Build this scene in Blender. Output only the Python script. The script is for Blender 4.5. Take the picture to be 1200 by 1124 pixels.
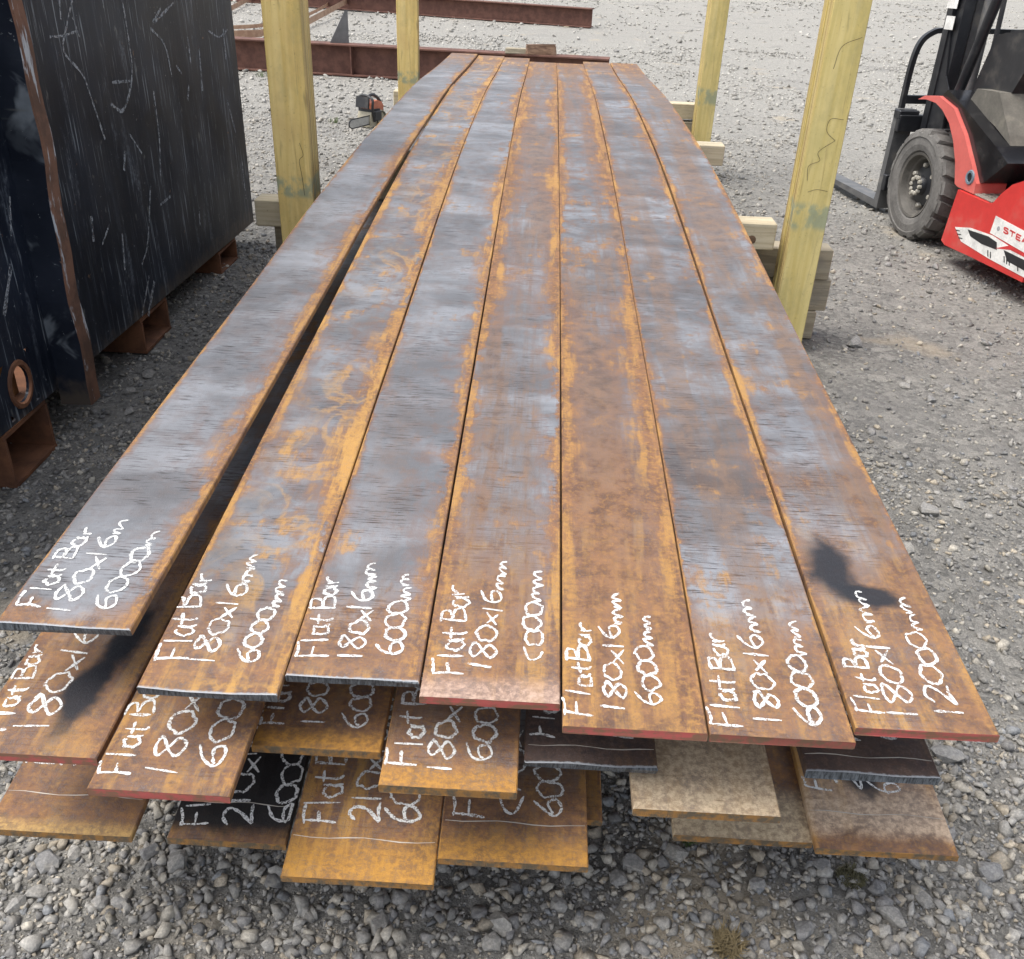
import bpy, bmesh, math, random
import numpy as np
from mathutils import Matrix, Vector, noise as mnoise
R_ = math.radians
scene = bpy.context.scene
for o in list(bpy.data.objects): bpy.data.objects.remove(o)
COL = scene.collection

# ------------------------------------------------------------------ camera
CAM_H, F_PX, PITCH, ROLL, YAW = 1.40, 1092.5, R_(30.574), R_(2.435), R_(.9987)
_fw = np.array([-math.sin(YAW)*math.cos(PITCH), math.cos(YAW)*math.cos(PITCH), -math.sin(PITCH)])
_rt = np.array([math.cos(YAW), math.sin(YAW), 0.0]); _up = np.cross(_rt, _fw)
CR = _rt*math.cos(ROLL)+_up*math.sin(ROLL); CU = -_rt*math.sin(ROLL)+_up*math.cos(ROLL); CF = _fw
CC = np.array([0, 0, CAM_H])
cam_d = bpy.data.cameras.new('camera'); cam = bpy.data.objects.new('camera', cam_d); COL.objects.link(cam)
cam_d.sensor_fit = 'HORIZONTAL'; cam_d.sensor_width = 36; cam_d.lens = 36*F_PX/1200
cam_d.clip_start = .05; cam_d.clip_end = 800
M = Matrix.Identity(4)
for i in range(3): M[i][0], M[i][1], M[i][2], M[i][3] = CR[i], CU[i], -CF[i], CC[i]
cam.matrix_world = M
scene.camera = cam
def ray(x, y): return CF+CR*(x-600)/F_PX+CU*(562-y)/F_PX
def onz(x, y, z=0.): r = ray(x, y); return CC+r*((z-CAM_H)/r[2])
def ony(x, y, Y): r = ray(x, y); return CC+r*(Y/r[1])

# ------------------------------------------------------------------ light
SUN_EL, SUN_AZ = 66, 255      # azimuth clockwise from +Y: hazy sun high over the bin side
world = bpy.data.worlds.new('World'); scene.world = world; world.use_nodes = True
wn = world.node_tree.nodes; wl = world.node_tree.links
bg = wn['Background']; sky = wn.new('ShaderNodeTexSky'); sky.sky_type = 'NISHITA'; sky.sun_disc = False
sky.sun_elevation = R_(SUN_EL); sky.sun_rotation = R_(SUN_AZ); sky.dust_density = 3.5; sky.air_density = 1.0; sky.altitude = 20
hs = wn.new('ShaderNodeHueSaturation'); hs.inputs['Saturation'].default_value = .42
wl.new(sky.outputs[0], hs.inputs['Color']); wl.new(hs.outputs[0], bg.inputs[0]); bg.inputs[1].default_value = .15
sd = bpy.data.lights.new('sun', 'SUN'); sd.energy = 1.5; sd.angle = R_(40); sd.color = (1, .965, .91)
sun = bpy.data.objects.new('sun', sd); COL.objects.link(sun)
_az = R_(SUN_AZ); _d = Vector((math.sin(_az)*math.cos(R_(SUN_EL)), math.cos(_az)*math.cos(R_(SUN_EL)), math.sin(R_(SUN_EL))))
sun.rotation_euler = _d.to_track_quat('Z', 'Y').to_euler(); sun.location = (0, 0, 12)
vs = scene.view_settings; vs.view_transform = 'Standard'; vs.look = 'None'; vs.gamma = 1; vs.exposure = .95
scene.render.engine = 'CYCLES'

# ------------------------------------------------------------------ node helper
class NT:
    def __init__(s, name):
        s.m = bpy.data.materials.new(name); s.m.use_nodes = True; s.t = s.m.node_tree
        s.b = s.t.nodes['Principled BSDF']; s.out = s.t.nodes['Material Output']
    def new(s, t, **k):
        n = s.t.nodes.new(t)
        for a, v in k.items(): setattr(n, a, v)
        return n
    def put(s, sock, v):
        if v is None: return
        if isinstance(v, bpy.types.NodeSocket): s.t.links.new(v, sock)
        elif isinstance(v, (tuple, list)) and len(v) == 3 and sock.type == 'RGBA': sock.default_value = (*v, 1)
        else: sock.default_value = v
    def math(s, op, a, b=None, c=None, clamp=False):
        n = s.new('ShaderNodeMath', operation=op); n.use_clamp = clamp
        for i, v in enumerate((a, b, c)): s.put(n.inputs[i], v)
        return n.outputs[0]
    def mix(s, f, a, b, bt='MIX'):
        n = s.new('ShaderNodeMix', data_type='RGBA', blend_type=bt); n.clamp_factor = True
        s.put(n.inputs[0], f); s.put(n.inputs[6], a); s.put(n.inputs[7], b); return n.outputs[2]
    def noise(s, vec, scale, detail=4, rough=.55, dist=0.):
        n = s.new('ShaderNodeTexNoise'); s.put(n.inputs['Vector'], vec); n.inputs['Scale'].default_value = scale
        n.inputs['Detail'].default_value = detail; n.inputs['Roughness'].default_value = rough; n.inputs['Distortion'].default_value = dist
        return n.outputs[0]
    def vor(s, vec, scale, feat='F1', out=0):
        n = s.new('ShaderNodeTexVoronoi', feature=feat); s.put(n.inputs['Vector'], vec); n.inputs['Scale'].default_value = scale
        return n.outputs[out]
    def step(s, v, a, b, lo=0., hi=1.):
        n = s.new('ShaderNodeMapRange', interpolation_type='SMOOTHSTEP'); s.put(n.inputs[0], v)
        for i, k in enumerate((a, b, lo, hi)): s.put(n.inputs[1+i], k)
        return n.outputs[0]
    def scl(s, vec, k, loc=(0, 0, 0)):
        n = s.new('ShaderNodeMapping'); s.put(n.inputs[0], vec); n.inputs['Scale'].default_value = k; n.inputs['Location'].default_value = loc
        return n.outputs[0]
    def obj(s): return s.new('ShaderNodeTexCoord').outputs['Object']
    def uv(s): return s.new('ShaderNodeTexCoord').outputs['UV']
    def sep(s, v): n = s.new('ShaderNodeSeparateXYZ'); s.put(n.inputs[0], v); return n.outputs
    def bump(s, h, dist, strength=1.):
        n = s.new('ShaderNodeBump'); s.put(n.inputs['Height'], h); n.inputs['Distance'].default_value = dist; n.inputs['Strength'].default_value = strength
        s.t.links.new(n.outputs[0], s.b.inputs['Normal'])
    def done(s, col=None, rough=None, metal=None, spec=None):
        s.put(s.b.inputs['Base Color'], col); s.put(s.b.inputs['Roughness'], rough)
        s.put(s.b.inputs['Metallic'], metal); s.put(s.b.inputs['Specular IOR Level'], spec); return s.m

def simple(name, col, rough=.6, metal=0., var=.25, scale=12, bump=.0, spec=.5, dirt=None):
    n = NT(name); v = n.obj(); a = n.noise(v, scale, 6); b = n.noise(v, scale*9, 3)
    f = n.math('ADD', n.math('MULTIPLY', a, .7), n.math('MULTIPLY', b, .3))
    c = n.mix(n.step(f, .3, .7), tuple(x*(1-var) for x in col), tuple(min(1, x*(1+var)) for x in col))
    if dirt: c = n.mix(n.step(a, .5, .75, 0., dirt[1]), c, dirt[0])
    if bump: n.bump(b, bump)
    return n.done(c, n.math('ADD', rough-.08, n.math('MULTIPLY', b, .16)), metal, spec)

# ------------------------------------------------------------------ mesh helpers
class MB:
    def __init__(s): s.v = []; s.f = []; s.mi = []; s.uv = []
    def add(s, vs, fs, mi=0):
        o = len(s.v); s.v += [tuple(map(float, p)) for p in vs]
        for f in fs: s.f.append(tuple(i+o for i in f)); s.mi.append(mi)
        return s
    def box(s, c, d, mi=0, rot=None, bev=0.):
        bm = bmesh.new(); bmesh.ops.create_cube(bm, size=1)
        for v in bm.verts: v.co = Vector((v.co.x*d[0], v.co.y*d[1], v.co.z*d[2]))
        if bev: bmesh.ops.bevel(bm, geom=list(bm.edges), offset=bev, segments=2 if bev > .008 else 1, affect='EDGES', profile=.5)
        m = Matrix.Translation(c) @ (rot.to_4x4() if rot is not None else Matrix.Identity(4))
        bm.verts.index_update()
        s.add([m @ v.co for v in bm.verts], [[v.index for v in f.verts] for f in bm.faces], mi); bm.free(); return s
    def prism(s, pts, a, b, axis='y', mi=0):
        n = len(pts)
        def P(p, q): return {'y': (p[0], q, p[1]), 'x': (q, p[0], p[1]), 'z': (p[0], p[1], q)}[axis]
        vs = [P(p, a) for p in pts]+[P(p, b) for p in pts]
        fs = [list(range(n))[::-1], list(range(n, 2*n))]+[[i, (i+1) % n, n+(i+1) % n, n+i] for i in range(n)]
        return s.add(vs, fs, mi)
    def tube(s, pts, r, n=10, mi=0, cap=True):
        pts = [Vector(p) for p in pts]; rs = r if isinstance(r, (list, tuple)) else [r]*len(pts); vs = []; prev = None
        for i, p in enumerate(pts):
            t = (pts[min(i+1, len(pts)-1)]-pts[max(i-1, 0)]).normalized()
            if prev is None: prev = t.orthogonal().normalized()
            u = (prev-t*prev.dot(t)); u = u.normalized() if u.length > 1e-6 else t.orthogonal().normalized(); prev = u; w = t.cross(u)
            for k in range(n):
                a = 2*math.pi*k/n; vs.append(p+(u*math.cos(a)+w*math.sin(a))*rs[i])
        fs = []
        for i in range(len(pts)-1):
            for k in range(n): fs.append((i*n+k, i*n+(k+1) % n, (i+1)*n+(k+1) % n, (i+1)*n+k))
        if cap: fs += [tuple(range(n))[::-1], tuple(range((len(pts)-1)*n, len(pts)*n))]
        return s.add(vs, fs, mi)
    def lathe(s, prof, n=40, mi=0, axis='y', c=(0, 0, 0)):
        vs = []; k = len(prof)
        for i in range(n):
            a = 2*math.pi*i/n
            for (r, h) in prof:
                x, z = r*math.cos(a), r*math.sin(a)
                vs.append((c[0]+x, c[1]+h, c[2]+z) if axis == 'y' else (c[0]+x, c[1]+z, c[2]+h))
        fs = [(i*k+j, i*k+j+1, ((i+1) % n)*k+j+1, ((i+1) % n)*k+j) for i in range(n) for j in range(k-1)]
        return s.add(vs, fs, mi)
    def build(s, name, mats, parent=None, smooth=False, loc=None, fix=True):
        me = bpy.data.meshes.new(name); me.from_pydata(s.v, [], s.f)
        for m in (mats if isinstance(mats, (list, tuple)) else [mats]): me.materials.append(m)
        me.polygons.foreach_set('material_index', s.mi)
        if fix:
            bm = bmesh.new(); bm.from_mesh(me); bmesh.ops.recalc_face_normals(bm, faces=bm.faces); bm.to_mesh(me); bm.free()
        if smooth:
            me.shade_smooth()
            try: me.set_sharp_from_angle(angle=R_(38))
            except Exception: pass
        o = bpy.data.objects.new(name, me); COL.objects.link(o)
        if parent: o.parent = parent
        if loc is not None: o.location = loc
        return o
def tag(o, label=None, cat=None, group=None, kind=None):
    for k, v in (('label', label), ('category', cat), ('group', group), ('kind', kind)):
        if v: o[k] = v
    return o
def empty(name, loc=(0, 0, 0), rz=0.):
    o = bpy.data.objects.new(name, None); COL.objects.link(o); o.location = loc; o.rotation_euler = (0, 0, rz); o.empty_display_size = .1; return o
def catmull(P, n=6):
    P = [np.array(p, float) for p in P]
    if len(P) < 3: return [P[0]+(P[-1]-P[0])*i/n for i in range(n+1)]
    Q = [2*P[0]-P[1]]+P+[2*P[-1]-P[-2]]; out = []
    for i in range(1, len(Q)-2):
        for k in range(n):
            t = k/n; out.append(.5*((2*Q[i])+(-Q[i-1]+Q[i+1])*t+(2*Q[i-1]-5*Q[i]+4*Q[i+1]-Q[i+2])*t*t+(-Q[i-1]+3*Q[i]-3*Q[i+1]+Q[i+2])*t**3))
    out.append(P[-1]); return out

# ------------------------------------------------------------------ ground
def gh(x, y):
    return .006*np.sin(2.1*x+.7*y)+.005*np.sin(-1.3*x+2.9*y+1.)+.0035*np.sin(5.3*x+4.1*y)+.0025*np.sin(9*x-7.7*y+2.)
def axis(lo, hi, a, b, st):
    core = list(np.arange(a, b+1e-6, st)); L = []; x = a; d = st
    while x > lo: d *= 1.25; x -= d; L.append(x)
    Rr = []; x = b; d = st
    while x < hi: d *= 1.25; x += d; Rr.append(x)
    return np.array(L[::-1]+core+Rr)
def ground_material():
    n = NT('gravel_ground'); v = n.obj(); s = n.sep(v)
    big = n.noise(v, .55, 5, .6, .4); mid = n.noise(v, 3.2, 6, .62); fine = n.noise(v, 60, 5, .7)
    vs_ = n.new('ShaderNodeTexVoronoi'); vs_.inputs['Scale'].default_value = 62; n.put(vs_.inputs[0], v)
    vb = n.new('ShaderNodeTexVoronoi'); vb.inputs['Scale'].default_value = 23; n.put(vb.inputs[0], v)
    st = n.mix(n.sep(vs_.outputs['Color'])[0], (.13, .127, .12), (.30, .29, .27))
    st = n.mix(n.step(n.sep(vb.outputs['Color'])[1], .55, .75, 0, .7), st, n.mix(n.sep(vb.outputs['Color'])[0], (.16, .155, .145), (.36, .345, .315)))
    dust = n.mix(n.step(fine, .3, .7), (.20, .192, .174), (.35, .335, .30))
    # paler away from the stack: dust, plus background overexposure put into the colour
    far = n.step(n.math('ADD', s[1], n.math('MULTIPLY', n.math('SUBTRACT', big, .5), 6.)), 4.5, 10.5)
    side = n.step(n.math('ADD', s[0], n.math('MULTIPLY', n.math('SUBTRACT', mid, .5), 1.6)), .8, 2.2, 0., .35)
    m = n.math('ADD', n.math('MULTIPLY', far, .55), side); m = n.math('ADD', m, n.step(mid, .5, .66, 0, .45)); m = n.math('ADD', m, n.step(big, .5, .66, 0, .3), clamp=True)
    st = n.mix(n.step(n.noise(v, 210, 4, .75), .40, .62), n.mix(1., st, (.72, .72, .71), 'MULTIPLY'), n.mix(1., st, (1.12, 1.11, 1.09), 'MULTIPLY'))
    c = n.mix(m, st, dust)
    c = n.mix(n.math('MULTIPLY', far, .45), c, n.mix(n.step(n.noise(v, 30, 5, .75), .35, .65), (.27, .26, .236), (.43, .415, .378)))
    c = n.mix(n.step(n.noise(v, 1.1, 4, .6, .6), .56, .70, 0, .45), c, (.16, .155, .15))
    c = n.mix(n.step(n.noise(n.scl(v, (1, 1, 1), (7, 3, 0)), 1.6, 4), .62, .72, 0, .5), c, (.42, .35, .25))
    h = n.math('ADD', n.math('MULTIPLY', vs_.outputs['Distance'], -.5), n.math('ADD', n.math('MULTIPLY', vb.outputs['Distance'], -.6), n.math('ADD', n.math('MULTIPLY', fine, .6), n.math('MULTIPLY', n.noise(v, 190, 4, .75), .5))))
    n.bump(h, .012, 1.)
    return n.done(c, .93, 0, .25)
xs = axis(-150, 150, -3.2, 3.6, .06); ys = axis(-40, 300, -.4, 9., .06)
XX, YY = np.meshgrid(xs, ys); ZZ = gh(XX, YY)
nx, ny = len(xs), len(ys)
vv = np.stack([XX, YY, ZZ], -1).reshape(-1, 3); ii = np.arange(nx*ny).reshape(ny, nx)
ff = np.stack([ii[:-1, :-1], ii[:-1, 1:], ii[1:, 1:], ii[1:, :-1]], -1).reshape(-1, 4)
me = bpy.data.meshes.new('ground'); me.from_pydata(vv.tolist(), [], ff.tolist()); me.shade_smooth(); me.materials.append(ground_material())
ground = bpy.data.objects.new('ground', me); COL.objects.link(ground); tag(ground, 'grey crushed gravel yard surface with pale dusty patches', kind='structure')

# crushed stones, real geometry
rng = np.random.default_rng(5)
def stone_shape(seed, npt=13, flat=.62):
    r = np.random.default_rng(seed); bm = bmesh.new(); L = 0
    while L < npt:
        p = r.normal(size=3); p /= np.linalg.norm(p); p *= r.uniform(.80, 1.15); p *= (r.uniform(.9, 1.05), r.uniform(.68, .9), flat)
        bm.verts.new(p); L += 1
    bmesh.ops.convex_hull(bm, input=bm.verts[:]); 
    for v in [v for v in bm.verts if not v.link_faces]: bm.verts.remove(v)
    bmesh.ops.triangulate(bm, faces=bm.faces[:]); bm.verts.index_update()
    V = np.array([v.co[:] for v in bm.verts]); Fc = np.array([[v.index for v in f.verts] for f in bm.faces]); bm.free()
    return V, Fc
SH = [stone_shape(i, 9+i % 4, .5+.05*(i % 6)) for i in range(28)]
def stone_material(name, attr=True):
    n = NT(name); v = n.obj()
    if attr:
        a = n.new('ShaderNodeAttribute'); a.attribute_name = 'tone'; c0 = a.outputs['Color']
    else:
        oi = n.new('ShaderNodeObjectInfo'); c0 = n.mix(oi.outputs['Random'], (.20, .20, .20), (.33, .315, .285))
    g = n.noise(v, 170, 4, .7); g2 = n.noise(v, 38, 4)
    c = n.mix(n.step(g, .35, .7), n.mix(1., c0, (.72, .72, .73), 'MULTIPLY'), n.mix(1., c0, (1.22, 1.21, 1.19), 'MULTIPLY'))
    c = n.mix(n.step(g2, .5, .72, 0, .5), c, (.31, .285, .24))
    n.bump(g, .002, .7); return n.done(c, .9, 0, .25)
M_STONE = stone_material('crushed_stone')
def in_view(P, pad):
    d = P-CC; z = d@CF; x = 600+F_PX*(d@CR)/z; y = 562-F_PX*(d@CU)/z
    return (z > .2) & (x > -pad) & (x < 1200+pad) & (y > -pad*.4) & (y < 1124+pad)
def scatter(N, y0, y1, x0, x1, smin, smed, smax, sig=.4):
    P = np.stack([rng.uniform(x0, x1, N), rng.uniform(y0, y1, N), np.zeros(N)], -1)
    P = P[in_view(P, 420 if y0 < 2 else 160)]
    P = P[~((np.abs(P[:, 0]+.05) < .62) & (P[:, 1] > 1.55) & (P[:, 1] < 6.6))]
    s = np.clip(np.exp(rng.normal(math.log(smed), sig, len(P))), smin, smax)/2
    return P, s
groups = [scatter(33000, .45, 1.45, -1.6, 1.9, .005, .0115, .036, .45), scatter(4500, .45, 1.45, -1.6, 1.9, .02, .027, .046, .25), scatter(20000, .45, 1.5, -1.3, 1.5, .0035, .0055, .008, .2),
          scatter(27000, 1.3, 2.6, -1.9, 2.7, .007, .012, .04, .45), scatter(22000, 2.4, 4.6, -2.4, 3.4, .010, .0155, .045, .42),
          scatter(26000, 4.4, 8., -4.4, 5.0, .014, .020, .055), scatter(26000, 7.6, 15, -7.5, 9, .022, .031, .07), scatter(12000, 14, 30, -12, 16, .035, .05, .1)]
P = np.concatenate([g[0] for g in groups]); S = np.concatenate([g[1] for g in groups])
# tyre-track lanes and dusty patches keep fewer stones
nz = .5+.5*np.sin(1.7*P[:, 0]+.6*np.sin(1.3*P[:, 1]))*np.sin(1.1*P[:, 1]+.9*np.sin(2.2*P[:, 0]))
keep = rng.uniform(size=len(P)) < np.where((P[:, 0] > (.95+.25*np.sin(3*P[:, 1]))) | ((P[:, 1] > 4.5) & (P[:, 0] > -.6)), .22+.75*np.clip(nz*1.5-.35, 0, 1), .92)
P, S = P[keep], S[keep]
P[:, 2] = gh(P[:, 0], P[:, 1])
N = len(P); print('STONES', N); kind = rng.integers(0, len(SH), N); az = rng.uniform(0, 2*math.pi, N); tx = rng.normal(0, .22, N); ty = rng.normal(0, .22, N)
tone = rng.choice(5, N, p=[.38, .24, .18, .12, .08])
pal = np.array([(.235, .232, .225), (.165, .165, .168), (.31, .295, .265), (.29, .26, .215), (.175, .185, .20)])[tone]*rng.uniform(.72, 1.25, (N, 1))
far = np.clip((P[:, 1]-4)/6, 0, 1)[:, None]; pal = pal*np.array([1.27, 1.24, 1.18])*(1-far)+far*(np.array([(.40, .386, .352)])*rng.uniform(.7, 1.25, (N, 1)))  # distant stones blend to the same pale, overexposed background tone
Vs, Fs, Cs = [], [], []; off = 0
for k, (V, Fc) in enumerate(SH):
    idx = np.where(kind == k)[0]; n_ = len(idx)
    ca, sa = np.cos(az[idx]), np.sin(az[idx])
    v = V[None]*S[idx][:, None, None]
    z = v[..., 2]+v[..., 0]*tx[idx][:, None]+v[..., 1]*ty[idx][:, None]
    x = v[..., 0]*ca[:, None]-v[..., 1]*sa[:, None]; y = v[..., 0]*sa[:, None]+v[..., 1]*ca[:, None]
    w = np.stack([x+P[idx][:, None, 0], y+P[idx][:, None, 1], z+P[idx][:, None, 2]+(S[idx]*.22)[:, None]], -1)
    Vs.append(w.reshape(-1, 3)); Fs.append((Fc[None]+(np.arange(n_)*len(V))[:, None, None]+off).reshape(-1, 3)); off += n_*len(V)
    Cs.append(np.repeat(pal[idx], len(V), 0))
Vs = np.concatenate(Vs); Fs = np.concatenate(Fs); Cs = np.concatenate(Cs)
def fast_mesh(name, V, Fc):
    me = bpy.data.meshes.new(name); me.vertices.add(len(V)); me.vertices.foreach_set('co', V.astype(np.float32).ravel())
    me.loops.add(Fc.size); me.loops.foreach_set('vertex_index', Fc.astype(np.int32).ravel())
    me.polygons.add(len(Fc)); me.polygons.foreach_set('loop_start', (np.arange(len(Fc))*3).astype(np.int32)); me.polygons.foreach_set('loop_total', np.full(len(Fc), 3, np.int32))
    me.update(calc_edges=True); return me
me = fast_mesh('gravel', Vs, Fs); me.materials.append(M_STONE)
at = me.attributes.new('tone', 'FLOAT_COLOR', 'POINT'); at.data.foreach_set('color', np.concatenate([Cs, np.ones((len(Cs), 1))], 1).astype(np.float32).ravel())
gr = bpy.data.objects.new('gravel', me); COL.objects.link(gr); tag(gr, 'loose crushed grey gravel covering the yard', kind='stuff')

# single larger stones
M_ROCK = stone_material('rock', False)
def rock(px, py, w, label, group, seed, flat=.55):
    V, Fc = stone_shape(900+seed, 22, flat); p = onz(px, py); t = np.dot(p-CC, CF); s = w*t/F_PX/2
    mb = MB(); mb.add(V*s, Fc.tolist()); o = mb.build('stone', M_ROCK); o.location = (p[0], p[1], gh(p[0], p[1])+s*flat*.45); o.rotation_euler = (0, 0, seed*1.7)
    tag(o, label, 'stone', group)
k = 0
for L, lab, grp in [
    ([(57, 1008, 36), (209, 1012, 36), (41, 1043, 28), (117, 1057, 24), (141, 1056, 24), (87, 997, 26), (175, 998, 26), (272, 1085, 24), (18, 1058, 30)], 'grey stone in the gravel below the dark painted and brown lowest bars', 'larger stones before the bar ends beside the bin'),
    ([(585, 1086, 36), (445, 1085, 32), (741, 1016, 30), (724, 1034, 28), (789, 1004, 34), (655, 1062, 26), (577, 1107, 30), (700, 1085, 26)], 'angular grey stone in dark gravel below the middle of the lowest bars', 'larger stones before the middle of the stack'),
    ([(1155, 1027, 36), (1040, 1081, 38), (940, 1094, 32), (1081, 1060, 28), (1026, 1047, 26), (1109, 886, 42), (962, 1022, 30), (886, 1040, 24)], 'pale grey stone in the gravel near the small mossy tuft', 'larger stones before the twelve metre bar'),
    ([(173, 436, 20), (150, 456, 18), (151, 481, 18), (115, 500, 16)], 'pale stone on the gravel strip between the black bin and the bars', 'stones beside the bin'),
    ([(1088, 600, 30), (1062, 645, 22), (1124, 592, 18), (1090, 470, 16), (1060, 455, 14)], 'grey stone on the open gravel beside the twelve metre bar', 'stones on the open yard'),
    ([(1001, 402, 27)], 'lone round grey stone beside the timber bearer stack', None),
    ([(722, 61, 9)], 'small dark stone on the pale yard beyond the bar ends', None)]:
    for (x, y, w) in L: rock(x, y, w, lab, grp, k); k += 1

# ------------------------------------------------------------------ flat bars
def ramp_profile(pts):
    xs_, zs_ = np.array(pts).T
    m = np.gradient(zs_, xs_)
    def f(y):
        y = np.clip(y, xs_[0], xs_[-1]); i = np.clip(np.searchsorted(xs_, y)-1, 0, len(xs_)-2); h = xs_[i+1]-xs_[i]; t = (y-xs_[i])/h
        return zs_[i]*(1+2*t)*(1-t)**2+m[i]*h*t*(1-t)**2+zs_[i+1]*t*t*(3-2*t)+m[i+1]*h*t*t*(t-1)
    return f
TOPZ = ramp_profile([(.6, .533), (.86, .552), (1.03, .562), (1.5, .590), (2.1, .622), (2.8, .664), (3.4, .689), (4.2, .699), (5., .695), (5.5, .679), (6., .659), (6.6, .642), (7.3, .628)])
def lower_profile(ztop, znear, drop=.04):
    return lambda y: ztop-(ztop-znear)*(np.clip(3.5-np.asarray(y, float), 0, None)/2.65)**2.3-drop*(np.clip(np.asarray(y, float)-5.1, 0, None)/1.8)**2

def steel(name, seed, W, rust=.5, eL=.02, eR=.02, front=.25, blue=.5, band=.6, spot=None, coat=None, yellow=.4, swirl=0., tail=.9, lip=False, brown=.4):
    n = NT(name); uv = n.uv(); s = n.sep(uv); u, v = s[0], s[1]
    p = n.scl(uv, (1, 1, 1), (seed*3.17, seed*7.31, 0))
    big = n.noise(p, 4.2, 5, .6, .6); mid = n.noise(p, 22, 6, .68, .3); grit = n.noise(p, 420, 3, .75); gr2 = n.noise(p, 105, 5, .75)
    bnd = n.noise(n.scl(p, (1.1, 3.4, 1)), 1.5, 6, .66, .7); bn2 = n.noise(n.scl(p, (1.8, 5., 1), (3, 1, 0)), 1., 5, .6, .5); film = n.noise(n.scl(p, (8, .55, 1), (5, 8, 0)), 1., 6, .68, .3); wlow = n.noise(n.scl(p, (.6, 1.1, 1), (2, 7, 0)), 1., 3)
    strk = n.noise(n.scl(p, (11, 1.1, 1)), 3.5, 5, .66)
    lines = n.noise(n.scl(p, (17, 300, 1)), 1., 4, .68); lz = n.noise(n.scl(p, (5, 4, 1), (9, 2, 0)), 2., 4)
    base = n.mix(n.step(big, .36, .66), (.122, .126, .136), (.228, .236, .255))
    base = n.mix(n.step(bn2, .46, .66, 0., .6), base, (.30, .312, .335))
    base = n.mix(n.step(bnd, .54-.10*band, .66-.06*band, 0., .7*band), base, (.086, .078, .078))
    fr = n.math('FRACT', n.math('ADD', n.math('MULTIPLY', v, 1.15+.37*(seed % 3)), n.math('ADD', n.math('MULTIPLY', n.noise(n.scl(p, (2.0, .5, 1)), 1.4, 4, .6), .45), seed*.37)))
    base = n.mix(n.math('MULTIPLY', n.math('MULTIPLY', n.math('POWER', n.math('SUBTRACT', 1., fr), 3.), n.step(fr, 0., .05)), n.step(bn2, .34, .56, .1, .9*band)), base, (.062, .043, .036))
    base = n.mix(n.step(mid, .45, .64, 0, .8*(1-blue)+.15), base, (.135, .090, .072))
    base = n.mix(n.math('MULTIPLY', n.step(lines, .53, .60), n.step(lz, .42, .58, .07, .9)), base, (.035, .027, .027))
    base = n.mix(n.step(gr2, .58, .72, 0, .4), base, (.26, .265, .28))
    base = n.mix(n.step(gr2, .42, .28, 0, .5), base, (.045, .04, .042))
    base = n.mix(n.math('MULTIPLY', n.step(film, .60-.22*brown, .70-.16*brown), n.step(gr2, .25, .6, .45*brown+.2, .95*brown+.05)), base, n.mix(n.step(mid, .35, .65), (.105, .062, .042), (.215, .130, .078)))
    wob = n.math('ADD', n.math('MULTIPLY', n.math('SUBTRACT', mid, .5), 3.2), n.math('MULTIPLY', n.math('SUBTRACT', strk, .5), 2.6))
    wob = n.math('ADD', wob, n.math('MULTIPLY', n.math('SUBTRACT', big, .5), 2.4))
    wob = n.math('ADD', wob, n.math('MULTIPLY', n.math('SUBTRACT', wlow, .52), 5.))
    dR = n.math('SUBTRACT', W, u)
    def edge(d, e, lo, hi):
        k = n.math('MAXIMUM', n.math('MULTIPLY', e, n.math('ADD', 1., wob)), .0022)
        return n.math('SUBTRACT', 1., n.step(d, n.math('MULTIPLY', k, lo), n.math('MULTIPLY', k, hi)))
    em = n.math('MAXIMUM', edge(u, eL, .3, 1.2), edge(dR, eR, .3, 1.2)); halo = n.math('MAXIMUM', edge(u, eL, .4, 2.9), edge(dR, eR, .4, 2.9))
    pv = n.math('ADD', n.math('ADD', n.math('MULTIPLY', big, .45), n.math('MULTIPLY', mid, .33)), n.math('MULTIPLY', strk, .22))
    pm = n.step(pv, .605-.13*rust, .675-.12*rust)
    # free weathered ends are rustier
    pvv = n.math('MULTIPLY', n.math('SUBTRACT', pv, .5), 2.6*min(1., front*3.2+.06)); pvt = n.math('MULTIPLY', n.math('SUBTRACT', pv, .5), 3.6)
    fm = n.math('SUBTRACT', 1., n.step(n.math('ADD', v, pvv), front*.45, front*1.5+.02))
    tm = n.step(n.math('ADD', v, pvt), 6.2-tail*1.6, 6.1)
    brk = n.step(n.math('ADD', n.math('MULTIPLY', grit, .45), n.math('MULTIPLY', gr2, .55)), .30, .54, .45, 1.)
    rm = n.math('MAXIMUM', n.math('MULTIPLY', em, .95), n.math('MULTIPLY', pm, .62)); rm = n.math('MAXIMUM', rm, n.math('MULTIPLY', fm, .86)); rm = n.math('MAXIMUM', rm, n.math('MULTIPLY', tm, .8))
    rm = n.math('MULTIPLY', rm, brk)
    sp = n.math('MULTIPLY', n.step(gr2, .63, .68, 0, .8*rust+.1), n.step(mid, .46, .56)); rm = n.math('MAXIMUM', rm, sp)
    rc = n.mix(n.step(mid, .36, .62), (.112, .056, .033), (.225, .110, .052))
    rc = n.mix(n.step(gr2, .45, .68, 0, .65), rc, (.34, .175, .062))
    rc = n.mix(n.math('MULTIPLY', n.step(strk, .45, .60, 0, yellow), n.step(big, .38, .58)), rc, (.50, .270, .060))
    rc = n.mix(n.step(n.noise(p, 47, 4, .7), .55, .68, 0, .6), rc, (.10, .048, .028))
    col = n.mix(n.math('MULTIPLY', halo, .45), base, (.165, .092, .068))
    rc = n.mix(n.math('MULTIPLY', em, n.step(n.math('ADD', n.math('MULTIPLY', strk, .5), n.math('MULTIPLY', gr2, .5)), .45, .60, 0., .25+.45*yellow)), rc, (.40, .215, .062))
    col = n.mix(rm, col, rc)
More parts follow.
